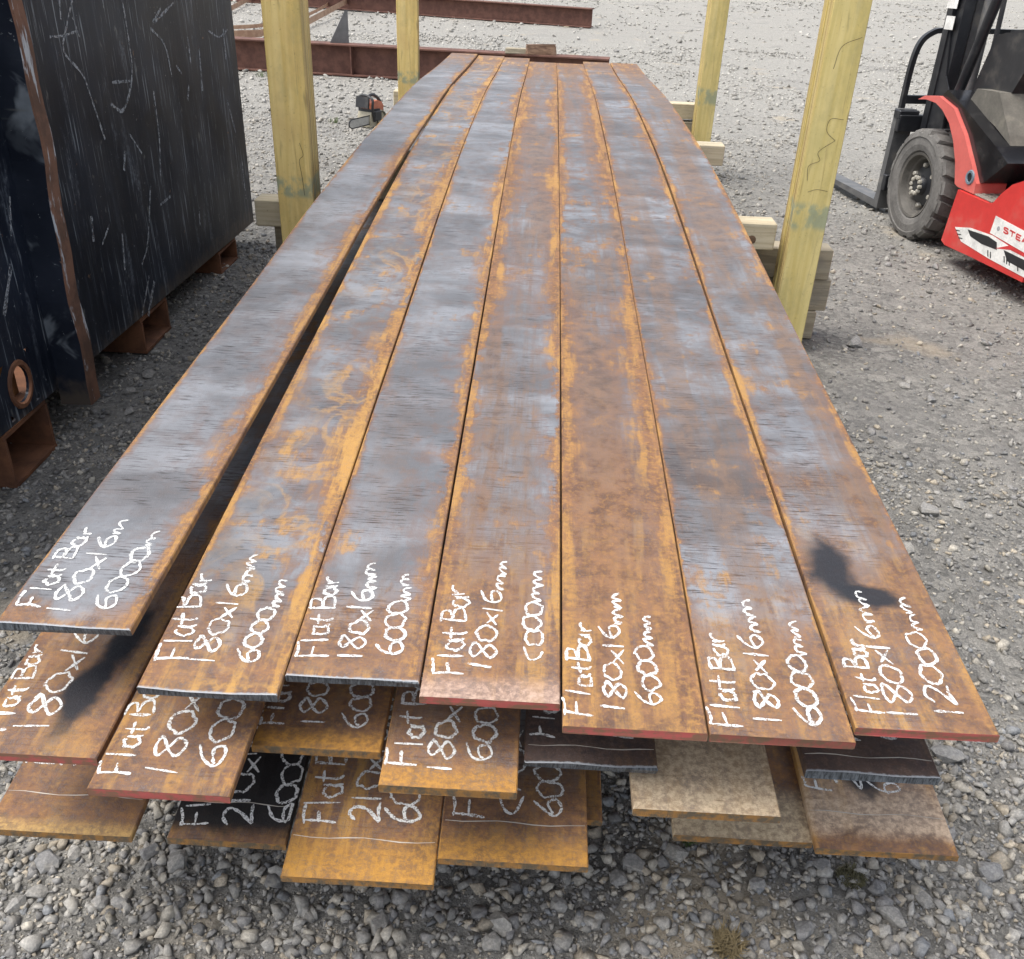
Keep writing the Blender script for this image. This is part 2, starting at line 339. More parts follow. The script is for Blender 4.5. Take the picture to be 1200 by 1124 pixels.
    if swirl:
        sw_n = n.noise(n.scl(p, (9, 7, 1)), 1., 4, .55, 1.1); k_ = n.math('MULTIPLY', n.math('MULTIPLY', n.step(n.math('ABSOLUTE', n.math('SUBTRACT', sw_n, .5)), .075, .01), n.step(gr2, .36, .55, .3, 1.)), n.step(bnd, .42, .56)); k_ = n.math('MULTIPLY', k_, n.step(u, W*.25, W*.6, .25, 1.))
        col = n.mix(n.math('MULTIPLY', k_, swirl), col, (.42, .24, .075))
    rough = n.math('ADD', n.math('MULTIPLY', rm, .35), n.math('ADD', .40, n.math('MULTIPLY', gr2, .16)))
    if coat:      # (colour, from v, to v, strength, raggedness[, bare lip]): dirt crust or paint over the end
        lo = .96 if coat[3] > .96 else coat[3]*.5
        cm = n.math('MULTIPLY', n.math('SUBTRACT', 1., n.step(n.math('ADD', v, n.math('MULTIPLY', n.math('SUBTRACT', mid, .5), coat[4])), coat[1], coat[2])), n.step(n.math('ADD', n.math('MULTIPLY', gr2, .6), n.math('MULTIPLY', mid, .4)), .40, .58, lo, coat[3]))
        if len(coat) > 5: cm = n.math('MULTIPLY', cm, n.step(n.math('ADD', v, n.math('MULTIPLY', n.math('SUBTRACT', mid, .5), .05)), coat[5], coat[5]+.03))
        col = n.mix(cm, col, n.mix(n.step(gr2, .35, .65), tuple(x*.8 for x in coat[0]), tuple(min(1, x*1.15) for x in coat[0])))
        col = n.mix(n.math('MULTIPLY', cm, n.step(n.noise(n.scl(p, (14, 70, 1)), 1., 4, .7), .60, .70, 0, .7 if coat[3] < .96 else .1)), col, (.12, .06, .03))
    if spot:      # sprayed black marks (u, v, ru, rv, angle)
        wv = n.math('ADD', n.math('MULTIPLY', n.math('SUBTRACT', mid, .5), .5), n.math('MULTIPLY', n.math('SUBTRACT', n.noise(p, 11, 3), .5), 1.1))
        for (su, sv, ru, rv, an) in spot:
            du = n.math('SUBTRACT', u, su); dv = n.math('SUBTRACT', v, sv); c_, s_ = math.cos(an), math.sin(an)
            a = n.math('DIVIDE', n.math('ADD', n.math('MULTIPLY', du, c_), n.math('MULTIPLY', dv, s_)), ru)
            b = n.math('DIVIDE', n.math('SUBTRACT', n.math('MULTIPLY', dv, c_), n.math('MULTIPLY', du, s_)), rv)
            d = n.math('ADD', n.math('SQRT', n.math('ADD', n.math('MULTIPLY', a, a), n.math('MULTIPLY', b, b))), wv)
            col = n.mix(n.math('SUBTRACT', 1., n.step(d, .55, 1.25, .03, 1.)), col, (.014, .016, .022))
    if lip: col = n.mix(n.math('MULTIPLY', n.math('SUBTRACT', 1., n.step(n.math('ADD', v, n.math('MULTIPLY', n.math('SUBTRACT', gr2, .5), .008)), .001, .0045)), .85), col, (.36, .39, .42))
    n.bump(n.math('ADD', n.math('MULTIPLY', grit, .5), n.math('ADD', n.math('MULTIPLY', gr2, .7), n.math('MULTIPLY', rm, .7))), .0012, .6)
    return n.done(col, rough, n.math('MULTIPLY', n.math('SUBTRACT', 1., rm), .1), .42)
def end_mat(kind):
    n = NT('bar_end_'+kind); v = n.obj(); a = n.noise(v, 60, 5, .65); st = n.noise(n.scl(v, (300, 1, 45)), 1., 5, .75, .6)
    if kind == 'red': b2 = n.noise(n.scl(v, (9, 1, 130)), 1., 5, .7); c = n.mix(n.step(n.math('ADD', n.math('MULTIPLY', a, .5), n.math('MULTIPLY', b2, .5)), .43, .55), (.40, .085, .075), (.20, .10, .06)); r = .7
    elif kind == 'worn': c = n.mix(n.step(a, .42, .60), (.26, .075, .055), (.15, .085, .05)); r = .8
    elif kind == 'cut': c = n.mix(n.step(st, .35, .65), (.02, .024, .03), (.16, .18, .20)); r = .45; n.bump(st, .004, .9)
    else: c = n.mix(n.step(a, .4, .62), (.30, .15, .04), (.11, .085, .055)); r = .85; n.bump(st, .003, .8)
    return n.done(c, r)
END = {k: end_mat(k) for k in ('red', 'worn', 'cut', 'rust')}

def flat_bar(label, x0, x1, yf, length, zf, mat, end, seed, thick=.0130, sweep=None, group=None):
    W = x1-x0; r = random.Random(seed); b = .0016
    sec = [(0, -b), (b, 0), (W*.33, 0), (W*.67, 0), (W-b, 0), (W, -b), (W, -thick+b), (W-b, -thick), (b, -thick), (0, -thick+b)]
    ns = 64; V = []; UV = []; Fc = []; MI = []; k = len(sec)
    for i in range(ns+1):
        t = (i/ns)**1.25; y = yf+length*t; dx = (sweep(y) if sweep else 0)+.0012*math.sin(y*1.7+seed)
        z = float(zf(y))
        for (u, w) in sec:
            jy = 0
            if i == 0: jy = r.uniform(-.0022, .0022) if end == 'cut' else r.uniform(-.0007, .0007)
            V.append((x0+u+dx, y+jy+(.003*(-w/thick) if (i == 0 and end == 'cut') else 0), z+w)); UV.append((u, length*t+(abs(w) if i == 0 else 0)))
    for i in range(ns):
        for j in range(k): Fc.append((i*k+j, (i+1)*k+j, (i+1)*k+(j+1) % k, i*k+(j+1) % k)); MI.append(0)
    Fc.append(tuple(range(k))); MI.append(1); Fc.append(tuple(range(ns*k, ns*k+k))[::-1]); MI.append(0)
    me = bpy.data.meshes.new('flat_bar'); me.from_pydata(V, [], Fc); me.materials.append(mat); me.materials.append(END[end]); me.polygons.foreach_set('material_index', MI)
    ul = me.uv_layers.new(name='UVMap'); li = np.zeros(len(me.loops), np.int32); me.loops.foreach_get('vertex_index', li)
    ul.data.foreach_set('uv', np.array(UV, np.float32)[li].ravel())
    bm = bmesh.new(); bm.from_mesh(me); bmesh.ops.recalc_face_normals(bm, faces=bm.faces); bm.to_mesh(me); bm.free()
    o = bpy.data.objects.new('flat_bar', me); COL.objects.link(o); tag(o, label, 'steel bar', group); return o

# handwriting: strokes per letter in a unit box, advance last
def _o(cx, cy, rx, ry, a0=100, a1=470, n=14): return [(cx+rx*math.cos(R_(a0+(a1-a0)*i/n)), cy+ry*math.sin(R_(a0+(a1-a0)*i/n))) for i in range(n+1)]
GL = {'F': ([[(.05, 1.), (.03, .5), (0, 0)], [(-.03, 1.), (.3, 1.), (.62, 1.04)], [(.02, .52), (.42, .54)]], .68),
      'l': ([[(.04, .98), (0, 0)]], .24), 'a': ([_o(.22, .27, .2, .27, 60, 400), [(.44, .55), (.42, .2), (.5, 0)]], .58),
      't': ([[(.16, .85), (.13, .2), (.22, .0)], [(-.06, .52), (.4, .57)]], .46),
      'B': ([[(.04, .95), (0, 0)], [(-.02, .93), (.4, .9), (.42, .62), (.06, .5), (.5, .42), (.52, .1), (0, 0)]], .62),
      'r': ([[(.02, .5), (.04, .25), (.04, 0)], [(.04, .3), (.2, .5), (.4, .5)]], .42),
      '1': ([[(.05, 1.), (0, 0)]], .3),
      '8': ([[(.5, .85), (.25, 1.), (.05, .8), (.25, .55), (.45, .28), (.25, 0), (.02, .22), (.2, .5), (.48, .8), (.44, .95)]], .58),
      '0': ([_o(.24, .43, .25, .42, 95, 468)], .52), '6': ([[(.42, 1.), (.12, .7), (.0, .3), (.2, 0), (.44, .16), (.36, .46), (.1, .4), (.02, .28)]], .52),
      '2': ([[(.02, .8), (.2, 1.), (.42, .8), (.3, .4), (0, .02), (.25, .06), (.52, .0)]], .58),
      'x': ([[(.02, .5), (.42, .0)], [(.42, .54), (.0, .02)]], .5),
      'm': ([[(.0, .34), (.04, .0), (.12, .34), (.24, .36), (.26, .02), (.36, .34), (.5, .30), (.54, .0)]], .58),
      '~': ([[(.0, .2), (.12, .34), (.22, .05), (.34, .3), (.46, .05), (.6, .24)]], .6), ' ': ([], .22), '(': ([[(.42, .95), (.08, .7), (.05, .3), (.3, .05)]], .5)}
def chalk_material():
    n = NT('chalk'); v = n.obj(); a = n.noise(v, 420, 3, .7); b = n.noise(v, 60, 3)
    tr = n.new('ShaderNodeBsdfTransparent'); mx = n.new('ShaderNodeMixShader')
    f = n.step(n.math('ADD', n.math('MULTIPLY', a, .7), n.math('MULTIPLY', b, .3)), .38, .53, .06, .93)
    n.t.links.new(f, mx.inputs[0]); n.t.links.new(tr.outputs[0], mx.inputs[1]); n.t.links.new(n.b.outputs[0], mx.inputs[2]); n.t.links.new(mx.outputs[0], n.out.inputs[0])
    return n.done((.74, .74, .72), .95, 0, .1)
M_CHALK = chalk_material()
def ribbon(mb, pts, w, zf, r, lift=.0007):
    pts = [np.array(p) for p in pts]; V = []
    for i, p in enumerate(pts):
        t = pts[min(i+1, len(pts)-1)]-pts[max(i-1, 0)]; L = np.linalg.norm(t)
        t = t/L if L > 1e-9 else np.array([1., 0]); nn = np.array([-t[1], t[0]]); ww = w*(.55+.8*r.random())*(.55 if i in (0, len(pts)-1) else 1)/2
        for sg in (-1, 1):
            q = p+nn*ww*sg; V.append((q[0], q[1], float(zf(q[1]))+lift))
    mb.add(V, [(2*i, 2*i+1, 2*i+3, 2*i+2) for i in range(len(pts)-1)])
def write(bar, zf, lines, seed, x0=None, x1=None, w=.0039):
    r = random.Random(seed); cnt = 0
    for (txt, p0, p1, hpx) in lines:
        mb = MB()
        def un(p):
            z = .5
            for _ in range(12): q = onz(p[0], p[1], z); z = float(zf(q[1]))
            return q[:2]
        A = un(p0); Hh = np.linalg.norm(un((p0[0]-hpx, p0[1]))-A)
        if isinstance(p1, (int, float)): Bp = A+np.array([0, float(p1)])
        else: Bp = un(p1)
        d = Bp-A; Ln = np.linalg.norm(d); d /= Ln; up = np.array([-d[1], d[0]])
        adv = sum(GL[c][1] for c in txt); kx = Ln/adv; cur = 0.
        for ci, c in enumerate(txt):
            st, a = GL[c]; sc = Hh*r.uniform(.9, 1.08)*(1-.16*ci/len(txt)); dy = r.uniform(-.09, .09)*Hh
            if cnt+ci > 3 and c in 'r' : sc *= .9
            for S_ in st:
                pts = [(x+r.uniform(-.045, .045), y+r.uniform(-.045, .045)) for x, y in S_]
                W_ = [A+d*(cur+x)*kx+up*(y*sc+dy) for x, y in catmull(pts, 5)]
                if x0 is not None: W_ = [q for q in W_ if x0+.002 < q[0] < x1-.002]
                if len(W_) > 2: ribbon(mb, W_, w*r.uniform(.85, 1.2), zf, r, .0006+.00012*(cnt % 5)); cnt += 1
            cur += a
        if mb.v: mb.build('chalk_writing', M_CHALK, bar, fix=False)

FB, S1, S2 = 'Flat Bar', '180x16mm', '6000mm'
# ---- top row
ZB1 = lambda y: TOPZ(y)+.012+.020*np.clip((3.2-np.asarray(y, float))/2.2, 0, 1)**1.5
sw1 = lambda y: -.013*np.clip((3.0-y)/2.0, 0, None)**1.6+.011*np.clip((y-2.6)/1.2, 0, 1)
TOP = [
 ('steel flat bar at the edge of the top row beside the black bin', -.676, -.496, .934, 6.08, ZB1, 'cut', dict(brown=.08, rust=.12, eL=.008, eR=.03, front=.02, blue=.9, band=.35, yellow=.5), sw1,
  [(FB, (50, 711), (111, 618), 31), ('180x16m', (86, 715), (151, 610), 30), ('6000m', (133, 715), (189, 622), 28)]),
 ('second steel flat bar of the top row from the black bin, swirled with orange rust', -.481, -.301, .866, 6.2, TOPZ, 'cut', dict(brown=.35, rust=.62, eL=.018, eR=.045, front=.12, blue=.6, band=.5, yellow=.9, swirl=.55), None,
  [(FB, (219, 772), (250, 672), 39), (S1, (252, 775), (305, 650), 32), (S2, (298, 777), (338, 680), 28)]),
 ('third top row flat bar from the black bin, blue grey with one rusty edge', -.2985, -.1235, .902, 6.1, TOPZ, 'cut', dict(brown=.15, rust=.42, eL=.010, eR=.032, front=.10, blue=.8, band=.45, yellow=.8), None,
  [(FB, (381, 770), (398, 675), 37), (S1, (428, 770), (442, 660), 32), (S2, (471, 768), (482, 672), 30)]),
 ('middle steel flat bar of the top row with pale scuffed red painted end', -.121, .059, .879, 5.9, TOPZ, 'red', dict(brown=.85, rust=.45, eL=.038, eR=.032, front=.32, blue=.55, band=.5, yellow=.55, coat=((.42, .30, .24), .012, .05, .85, .03)), None,
  [(FB, (545, 790), (548, 687), 40), (S1, (578, 784), (594, 657), 30), ('(000mm', (637, 775), (633, 670), 28)]),
 ('brown rusted steel flat bar of the top row just right of the middle bar', .061, .241, .843, 5.93, TOPZ, 'red', dict(brown=.9, rust=.62, eL=.026, eR=.045, front=.55, blue=.35, band=.75, yellow=.4), None,
  [('F-latBar', (694, 838), (690, 730), 34), (S1, (734, 832), (724, 695), 30), (S2, (777, 828), (760, 722), 28)]),
 ('steel flat bar of the top row second from the forklift side, its end farthest out', .243, .423, .843, 6.1, TOPZ, 'worn', dict(brown=.5, rust=.42, eL=.012, eR=.022, front=.26, blue=.5, band=.9, yellow=.6), None,
  [(FB, (870, 851), (848, 743), 38), (S1, (917, 845), (880, 704), 33), (S2, (966, 850), (930, 728), 30)]),
 ('steel flat bar of the top row on the forklift side marked 12000mm', .429, .609, .867, 6.08, TOPZ, 'red', dict(brown=.75, rust=.5, eL=.014, eR=.016, front=.42, blue=.45, band=.5, yellow=.6, spot=[(.045, .32, .040, .075, .1), (.085, .255, .055, .026, -.2)]), None,
  [(FB, (1038, 836), (1009, 750), 33), (S1, (1077, 837), (1008, 692), 33), ('12000mm', (1129, 838), (1060, 700), 30)])]
GL['-'] = ([], .08)
for i, (lab, a, b, yf, ln, zf, end, kw, sw, txt) in enumerate(TOP):
    o = flat_bar(lab, a, b, yf, ln, zf, steel('bar_steel', i+1, b-a, lip=end == 'cut', **kw), end, i+1, sweep=sw, group='top row of flat bars')
    write(o, zf, txt, 40+i, a-.003-.018*(i == 0), b)
# ---- lower rows, ends staggered below the top row; z at the visible end from the end's width
LOW = [  # label, left px of the end, right px, z near, z at the bearers, width or None, end, steel options, chalk
 ('middle row flat bar with a sprayed black smear, lying beside the bin', None, (113, 889), .455, .506, .18, 'red', dict(rust=.6, eL=.03, eR=.02, front=.35, blue=.4, band=.4, spot=[(.118, .125, .026, .11, -.12), (.135, .22, .024, .08, -.1)]),
  [(FB, (8, 855), (56, 755), 34), ('180x16mm', (59, 853), (140, 690), 40)], 0),
 ('middle row flat bar with red painted end under the second top bar', (99, 926), (269, 931), .452, .506, None, 'red', dict(rust=.75, eL=.02, eR=.02, front=.6, blue=.2, band=.4, yellow=.5),
  [(FB, (154, 907), (196, 792), 40), ('180x16mm', (207, 904), (268, 730), 40), (S2, (262, 897), (310, 745), 36)], 0),
 ('middle row flat bar with yellow rusted end under the third top bar', (294, 872), (444.5, 883), .425, .50, None, 'rust', dict(rust=.6, eL=.02, eR=.02, front=.2, blue=.2, band=.9, coat=((.40, .20, .04), .015, .04, .9, .03)),
  [(FB, (332, 849), (354, 752), 30), (S1, (380, 846), (402, 725), 31), (S2, (432, 852), (448, 750), 31)], 0),
 ('middle row flat bar with yellow rusted lip under the middle top bar', (443, 919), (605.7, 930), .441, .506, None, 'rust', dict(rust=.6, eL=.015, eR=.03, front=.2, blue=.25, band=.8, coat=((.38, .19, .04), .018, .045, .9, .04)),
  [(FB, (490, 896), (506, 780), 36), (S1, (530, 902), (548, 760), 32), (S2, (579, 892), (590, 770), 34)], 0),
 ('dark middle row flat bar with bluish flame cut end right of the middle top bar', (615, 892), (772, 902), .438, .506, None, 'cut', dict(rust=.35, eL=.01, eR=.008, front=.06, blue=.3, band=1., coat=((.024, .023, .028), .16, .24, .88, .05)),
  [(FB, (653, 864), (655, 760), 34), (S1, (742, 866), (738, 740), 30)], 1),
 ('middle row flat bar crusted with pale dried mud', (743, 947), (917, 958), .400, .468, None, 'rust', dict(rust=.8, eL=.02, eR=.02, front=.5, blue=.1, band=.4, coat=((.52, .42, .29), .4, .5, .92, .12)), [], 0),
 ('dark middle row flat bar with bluish flame cut end under the 12000mm bar', (945, 904), (1104, 913), .446, .506, None, 'cut', dict(rust=.4, eL=.012, eR=.02, front=.08, blue=.3, band=1., coat=((.028, .025, .03), .15, .24, .85, .05)),
  [('180x16', (1005, 866), (975, 760), 26), (S2, (1056, 868), (1030, 770), 32)], 1),
 ('brown bottom row flat bar nearest the black bin with a scribed line', None, (153, 981), .268, .386, .21, 'rust', dict(rust=.7, eL=.03, eR=.02, front=.25, blue=.12, band=.8, coat=((.42, .27, .10), .004, .03, .9, .03)),
  [('Flat', (62, 895), .12, 38), ('210', (88, 900), .12, 20)], 1),
 ('bottom row flat bar painted black with chalked 6000 on it', (194, 983), (334, 989), .258, .386, None, 'rust', dict(rust=.5, eL=.01, eR=.01, front=.1, blue=.1, band=.8, coat=((.012, .012, .013), .5, .6, .98, .05, .003)),
  [(FB, (243, 966), (262, 850), 34), ('210x16mm', (293, 966), (314, 810), 36), (S2, (344, 964), (366, 830), 34)], 1),
 ('orange rusted bottom row flat bar whose end reaches furthest from the stack', (327.5, 1028), (507.5, 1036), .274, .386, None, 'rust', dict(rust=.95, eL=.05, eR=.05, front=.5, blue=.05, band=.3, yellow=.9, coat=((.40, .20, .035), .03, .09, .85, .06)),
  [(FB, (396, 964), (412, 850), 44), ('210x16mm', (446, 963), (462, 810), 38), (S2, (491, 965), (504, 840), 40)], 1),
 ('purple brown bottom row flat bar with yellow rusted end below the middle top bar', (513, 1007.5), (690, 1015), .283, .386, None, 'rust', dict(rust=.55, eL=.012, eR=.014, front=.15, blue=.1, band=1., coat=((.38, .19, .035), .012, .06, .9, .05)),
  [('Fl', (566, 958), .06, 42), ('(10x', (612, 955), (616, 850), 34), (S2, (658, 956), (658, 840), 36)], 1),
 ('short brown flat bar end set back under the purple brown bar', None, (707, 962), .246, .37, .19, 'rust', dict(rust=.9, eL=.02, eR=.02, front=.5, blue=.1, band=.4), [], 0),
 ('bottom row flat bar with pale muddy end under the mud crusted bar', (790, 980), (953, 987), .245, .386, None, 'rust', dict(rust=.8, eL=.02, eR=.02, front=.6, blue=.1, band=.5, coat=((.52, .42, .28), .05, .10, .95, .06)), [], 0),
 ('bottom row flat bar with worn pale patch and black spray below the 12000mm bar', (956, 994), (1124, 1004), .256, .386, None, 'rust', dict(rust=.7, eL=.02, eR=.035, front=.35, blue=.15, band=.7, yellow=.9, coat=((.56, .43, .31), .07, .15, .85, .12, .014), spot=[(.10, .135, .03, .045, .35)]),
  [(FB, (974, 926), (960, 850), 28), ('210x', (1012, 924), (998, 840), 32), (S2, (1056, 932), (1038, 850), 34)], 1)]
M_SCRIBE = simple('scribed_line', (.50, .46, .40), .9)
for i, (lab, pl_, pr_, zn, zb, W, end, kw, txt, scribe) in enumerate(LOW):
    zf = lower_profile(zb, zn); b = onz(*pr_, zn)
    if pl_ is None: a0, a1, yf = b[0]-W, b[0], b[1]
    else: a = onz(*pl_, zn); a0, a1, yf = a[0], b[0], (a[1]+b[1])/2
    zf = lower_profile(zb, zn); dz = zn-float(zf(yf)); zf2 = (lambda f, d: (lambda y: f(y)+d*np.clip(3.5-np.asarray(y, float), 0, 2.65)/2.65))(zf, dz)
    o = flat_bar(lab, a0, a1, yf, 6.0 if i != 11 else 5.6, zf2, steel('bar_steel', i+11, a1-a0, lip=end == 'cut', **kw), end, i+11, thick=.0135 if i < 7 else .012, group='middle row of flat bars' if i < 7 else 'bottom row of flat bars')
    write(o, zf2, txt, 80+i, a0, a1)
    if scribe:
        mb = MB(); ribbon(mb, [(a0+.004+(a1-a0-.008)*t/8, yf+(.062 if i > 6 else .03)+.002*math.sin(t*1.3+i)) for t in range(9)], .0014, zf2, random.Random(i)); mb.build('scribed_line', M_SCRIBE, o, fix=False)

# ------------------------------------------------------------------ timber bearers and posts
def timber_material(name, c0, c1, grey=.3, axis_scale=(3, 60, 60)):
    n = NT(name); v = n.obj(); oi = n.new('ShaderNodeObjectInfo')
    off = n.new('ShaderNodeVectorMath', operation='ADD'); n.put(off.inputs[0], v); n.t.links.new(oi.outputs['Random'], off.inputs[1])
    g = n.noise(n.scl(off.outputs[0], axis_scale), 1., 5, .6, .8); w = n.noise(off.outputs[0], 7, 5); f = n.noise(off.outputs[0], 130, 3)
    c = n.mix(n.step(g, .35, .65), c0, c1); c = n.mix(n.step(w, .45, .68, 0, grey), c, (.20, .19, .17))
    c = n.mix(n.step(f, .64, .72, 0, .4), c, (.12, .09, .06)); n.bump(g, .002, .5); return n.done(c, .82, 0, .3)
M_PINE = timber_material('pale_pine', (.44, .37, .25), (.56, .49, .35), .25)
M_GREY = timber_material('weathered_timber', (.27, .23, .165), (.40, .345, .25), .6)
def bearer(label, x0, x1, y0, z0, z1, mat, d=.1, rz=0., knot=None):
    mb = MB(); mb.box((0, 0, (z1-z0)/2), (x1-x0, d, z1-z0), bev=.004); o = mb.build('timber_bearer', mat, loc=((x0+x1)/2, y0+d/2, z0)); o.rotation_euler.z = rz
    tag(o, label, 'timber', 'timber bearers under the bars')
    if knot:
        for (kx, kz, kr) in knot:
            kb = MB(); kb.lathe([(0, -.0012), (kr*.6, -.001), (kr, 0)], 14, c=(kx-(x0+x1)/2, -d/2-.0005, kz-z0)); kb.build('knot', M_KNOT, o)
    return o
M_KNOT = simple('knot_wood', (.12, .07, .04), .8)
bearer('lowest weathered bearer on the gravel behind the front post', -1.02, 1.135, 3.62, .0, .115, M_GREY)
bearer('second weathered bearer up behind the front post, its end jutting furthest', -1.0, 1.17, 3.625, .117, .247, M_GREY, rz=.006)
bearer('third bearer up behind the front post, directly under the bottom row', -1.04, 1.15, 3.62, .249, .370, M_GREY, rz=-.004)
bearer('pale knotty pine bearer under the middle row by the front posts', -1.075, .888, 3.51, .388, .488, M_PINE, knot=[(.80, .425, .017)])
bearer('bearer hidden between middle and top rows by the front posts', -.68, .58, 3.51, .508, .672, M_PINE)
bearer('lowest bearer midway along the stack', -.86, .86, 5.0, .0, .12, M_GREY)
bearer('second bearer up midway along the stack', -.86, .87, 5.0, .122, .247, M_GREY)
bearer('third bearer up midway along the stack', -.86, .875, 5.01, .249, .370, M_GREY)
bearer('pale bearer with square cut end midway along the stack', -.88, .925, 4.98, .388, .488, M_PINE)
bearer('bearer midway along the stack under the top row', -.66, .58, 5.0, .508, .678, M_PINE)
bearer('lowest bearer behind the rear posts', -1.0, 1.02, 6.52, .0, .12, M_GREY)
bearer('second bearer up behind the rear posts', -1.0, 1.02, 6.52, .122, .247, M_GREY)
bearer('third bearer up behind the rear posts', -1.0, 1.02, 6.52, .249, .345, M_GREY)
bearer('pale top bearer behind the rear posts', -1.0, 1.05, 6.52, .362, .455, M_PINE)

def lvl_material(name, a, b, stain, zs):
    n = NT(name); v = n.obj(); s = n.sep(v)
    g = n.noise(n.scl(v, (34, 34, 1.6)), 1., 5, .6, .5); w = n.noise(v, 4.5, 5, .6); f = n.noise(v, 90, 4, .7)
    lam = n.noise(n.scl(v, (1, 330, .8)), 1., 2, .5)
    c = n.mix(n.step(g, .35, .65), a, b); c = n.mix(n.step(w, .42, .7, 0, .55), c, stain)
    geo = n.new('ShaderNodeNewGeometry'); nx_ = n.math('ABSOLUTE', n.sep(geo.outputs['Normal'])[0])
    c = n.mix(n.math('MULTIPLY', n.step(nx_, .6, .9), n.step(lam, .44, .56, 0, .8)), c, (.20, .115, .05))
    sm = n.noise(n.scl(v, (18, 18, 3)), 1., 3); c = n.mix(n.step(sm, .62, .72, 0, .7), c, (.14, .10, .06)); c = n.mix(n.step(n.noise(n.scl(v, (60, 60, 2.2), (4, 1, 0)), 1., 4, .6), .60, .70, 0, .5), c, (.30, .19, .07)); kn = n.vor(n.scl(v, (9, 9, 4.2)), 1.); c = n.mix(n.step(kn, .13, .07, 0, .75), c, (.20, .11, .045))
    for (z, h, k) in zs:      # smeared teal paint marks
        d = n.math('ABSOLUTE', n.math('SUBTRACT', s[2], z)); d = n.math('ADD', d, n.math('MULTIPLY', n.math('SUBTRACT', w, .5), .06))
        pt = n.noise(n.scl(v, (16, 16, 9), (z*9, 0, 4)), 1., 4, .65); c = n.mix(n.math('MULTIPLY', n.math('MULTIPLY', n.math('SUBTRACT', 1., n.step(d, h*.5, h)), n.step(pt, .40, .56)), k), c, (.20, .29, .24))
    gm = n.noise(n.scl(v, (5, 5, 2.4), (1, 6, 2)), 1., 6, .7); c = n.mix(n.step(gm, .46, .70, 0, .5), c, (.27, .25, .13)); c = n.mix(n.step(f, .60, .70, 0, .35), c, (.20, .14, .06)); n.bump(n.math('ADD', g, n.math('MULTIPLY', f, .4)), .0022, .7); return n.done(c, .76, 0, .3)
M_INK = simple('black_ink', (.06, .045, .03), .8)
def post(label, X0, X1, Yf, zt, mat, lean=(0., 0.), depths=(.046, .044, .046), marks=()):
    e = empty('timber_post', ((X0+X1)/2, Yf, 0)); tag(e, label, 'post', 'yellow laminated posts around the stack'); y = 0; r = random.Random(int(abs(X0)*1e4))
    e.rotation_euler = (lean[1], lean[0], 0)
    for i, d in enumerate(depths):
        w = (X1-X0)-.004*(i == 1)+r.uniform(-.003, .003); mb = MB(); mb.box((r.uniform(-.003, .003), y+d/2, zt/2), (w, d-.0025, zt+r.uniform(-.02, .02)*(i > 0)), bev=.003); mb.build('board', mat, e); y += d
    for ml in marks:
        mb = MB(); P_ = catmull(ml, 6); V = []
        for i, p in enumerate(P_):
            t = P_[min(i+1, len(P_)-1)]-P_[max(i-1, 0)]; t /= max(1e-9, np.linalg.norm(t)); nn = np.array([-t[1], t[0]])*.0007
            for sg in (-1, 1): V.append((p[0]+nn[0]*sg, -.0006, p[1]+nn[1]*sg))
        mb.add(V, [(2*i, 2*i+1, 2*i+3, 2*i+2) for i in range(len(P_)-1)]); mb.build('ink_scribble', M_INK, e, fix=False)
    return e
LV1 = lvl_material('laminated_yellow', (.68, .50, .17), (.80, .63, .27), (.60, .42, .17), [(.575, .045, .7)])
LV2 = lvl_material('laminated_olive', (.63, .50, .18), (.73, .60, .26), (.50, .43, .17), [(.53, .06, .65)])
post('wide yellow laminated front post beside the black bin with a teal smear', -.942, -.814, 3.36, 1.85, LV1, marks=[[(.03, .73), (.04, .69), (.025, .67), (.03, .62), (.035, .55)]])
post('olive yellow laminated front post on the forklift side scribbled with pen', .929, 1.056, 3.465, 1.85, LV2, marks=[[(.03, .80), (-.005, .83), (.0, .87), (.045, .87)], [(.03, .80), (-.02, .76), (-.01, .73), (-.045, .71), (-.04, .66)], [(.05, 1.13), (-.01, 1.10), (-.025, 1.03)], [(-.03, .62), (.0, .63), (.04, .625)]])
post('slim yellow rear post beside the chainsaw', -.925, -.797, 6.24, 1.75, LV1, depths=(.045, .045))
post('olive yellow rear post beyond the twelve metre bar', .962, 1.072, 6.32, 1.75, LV2)

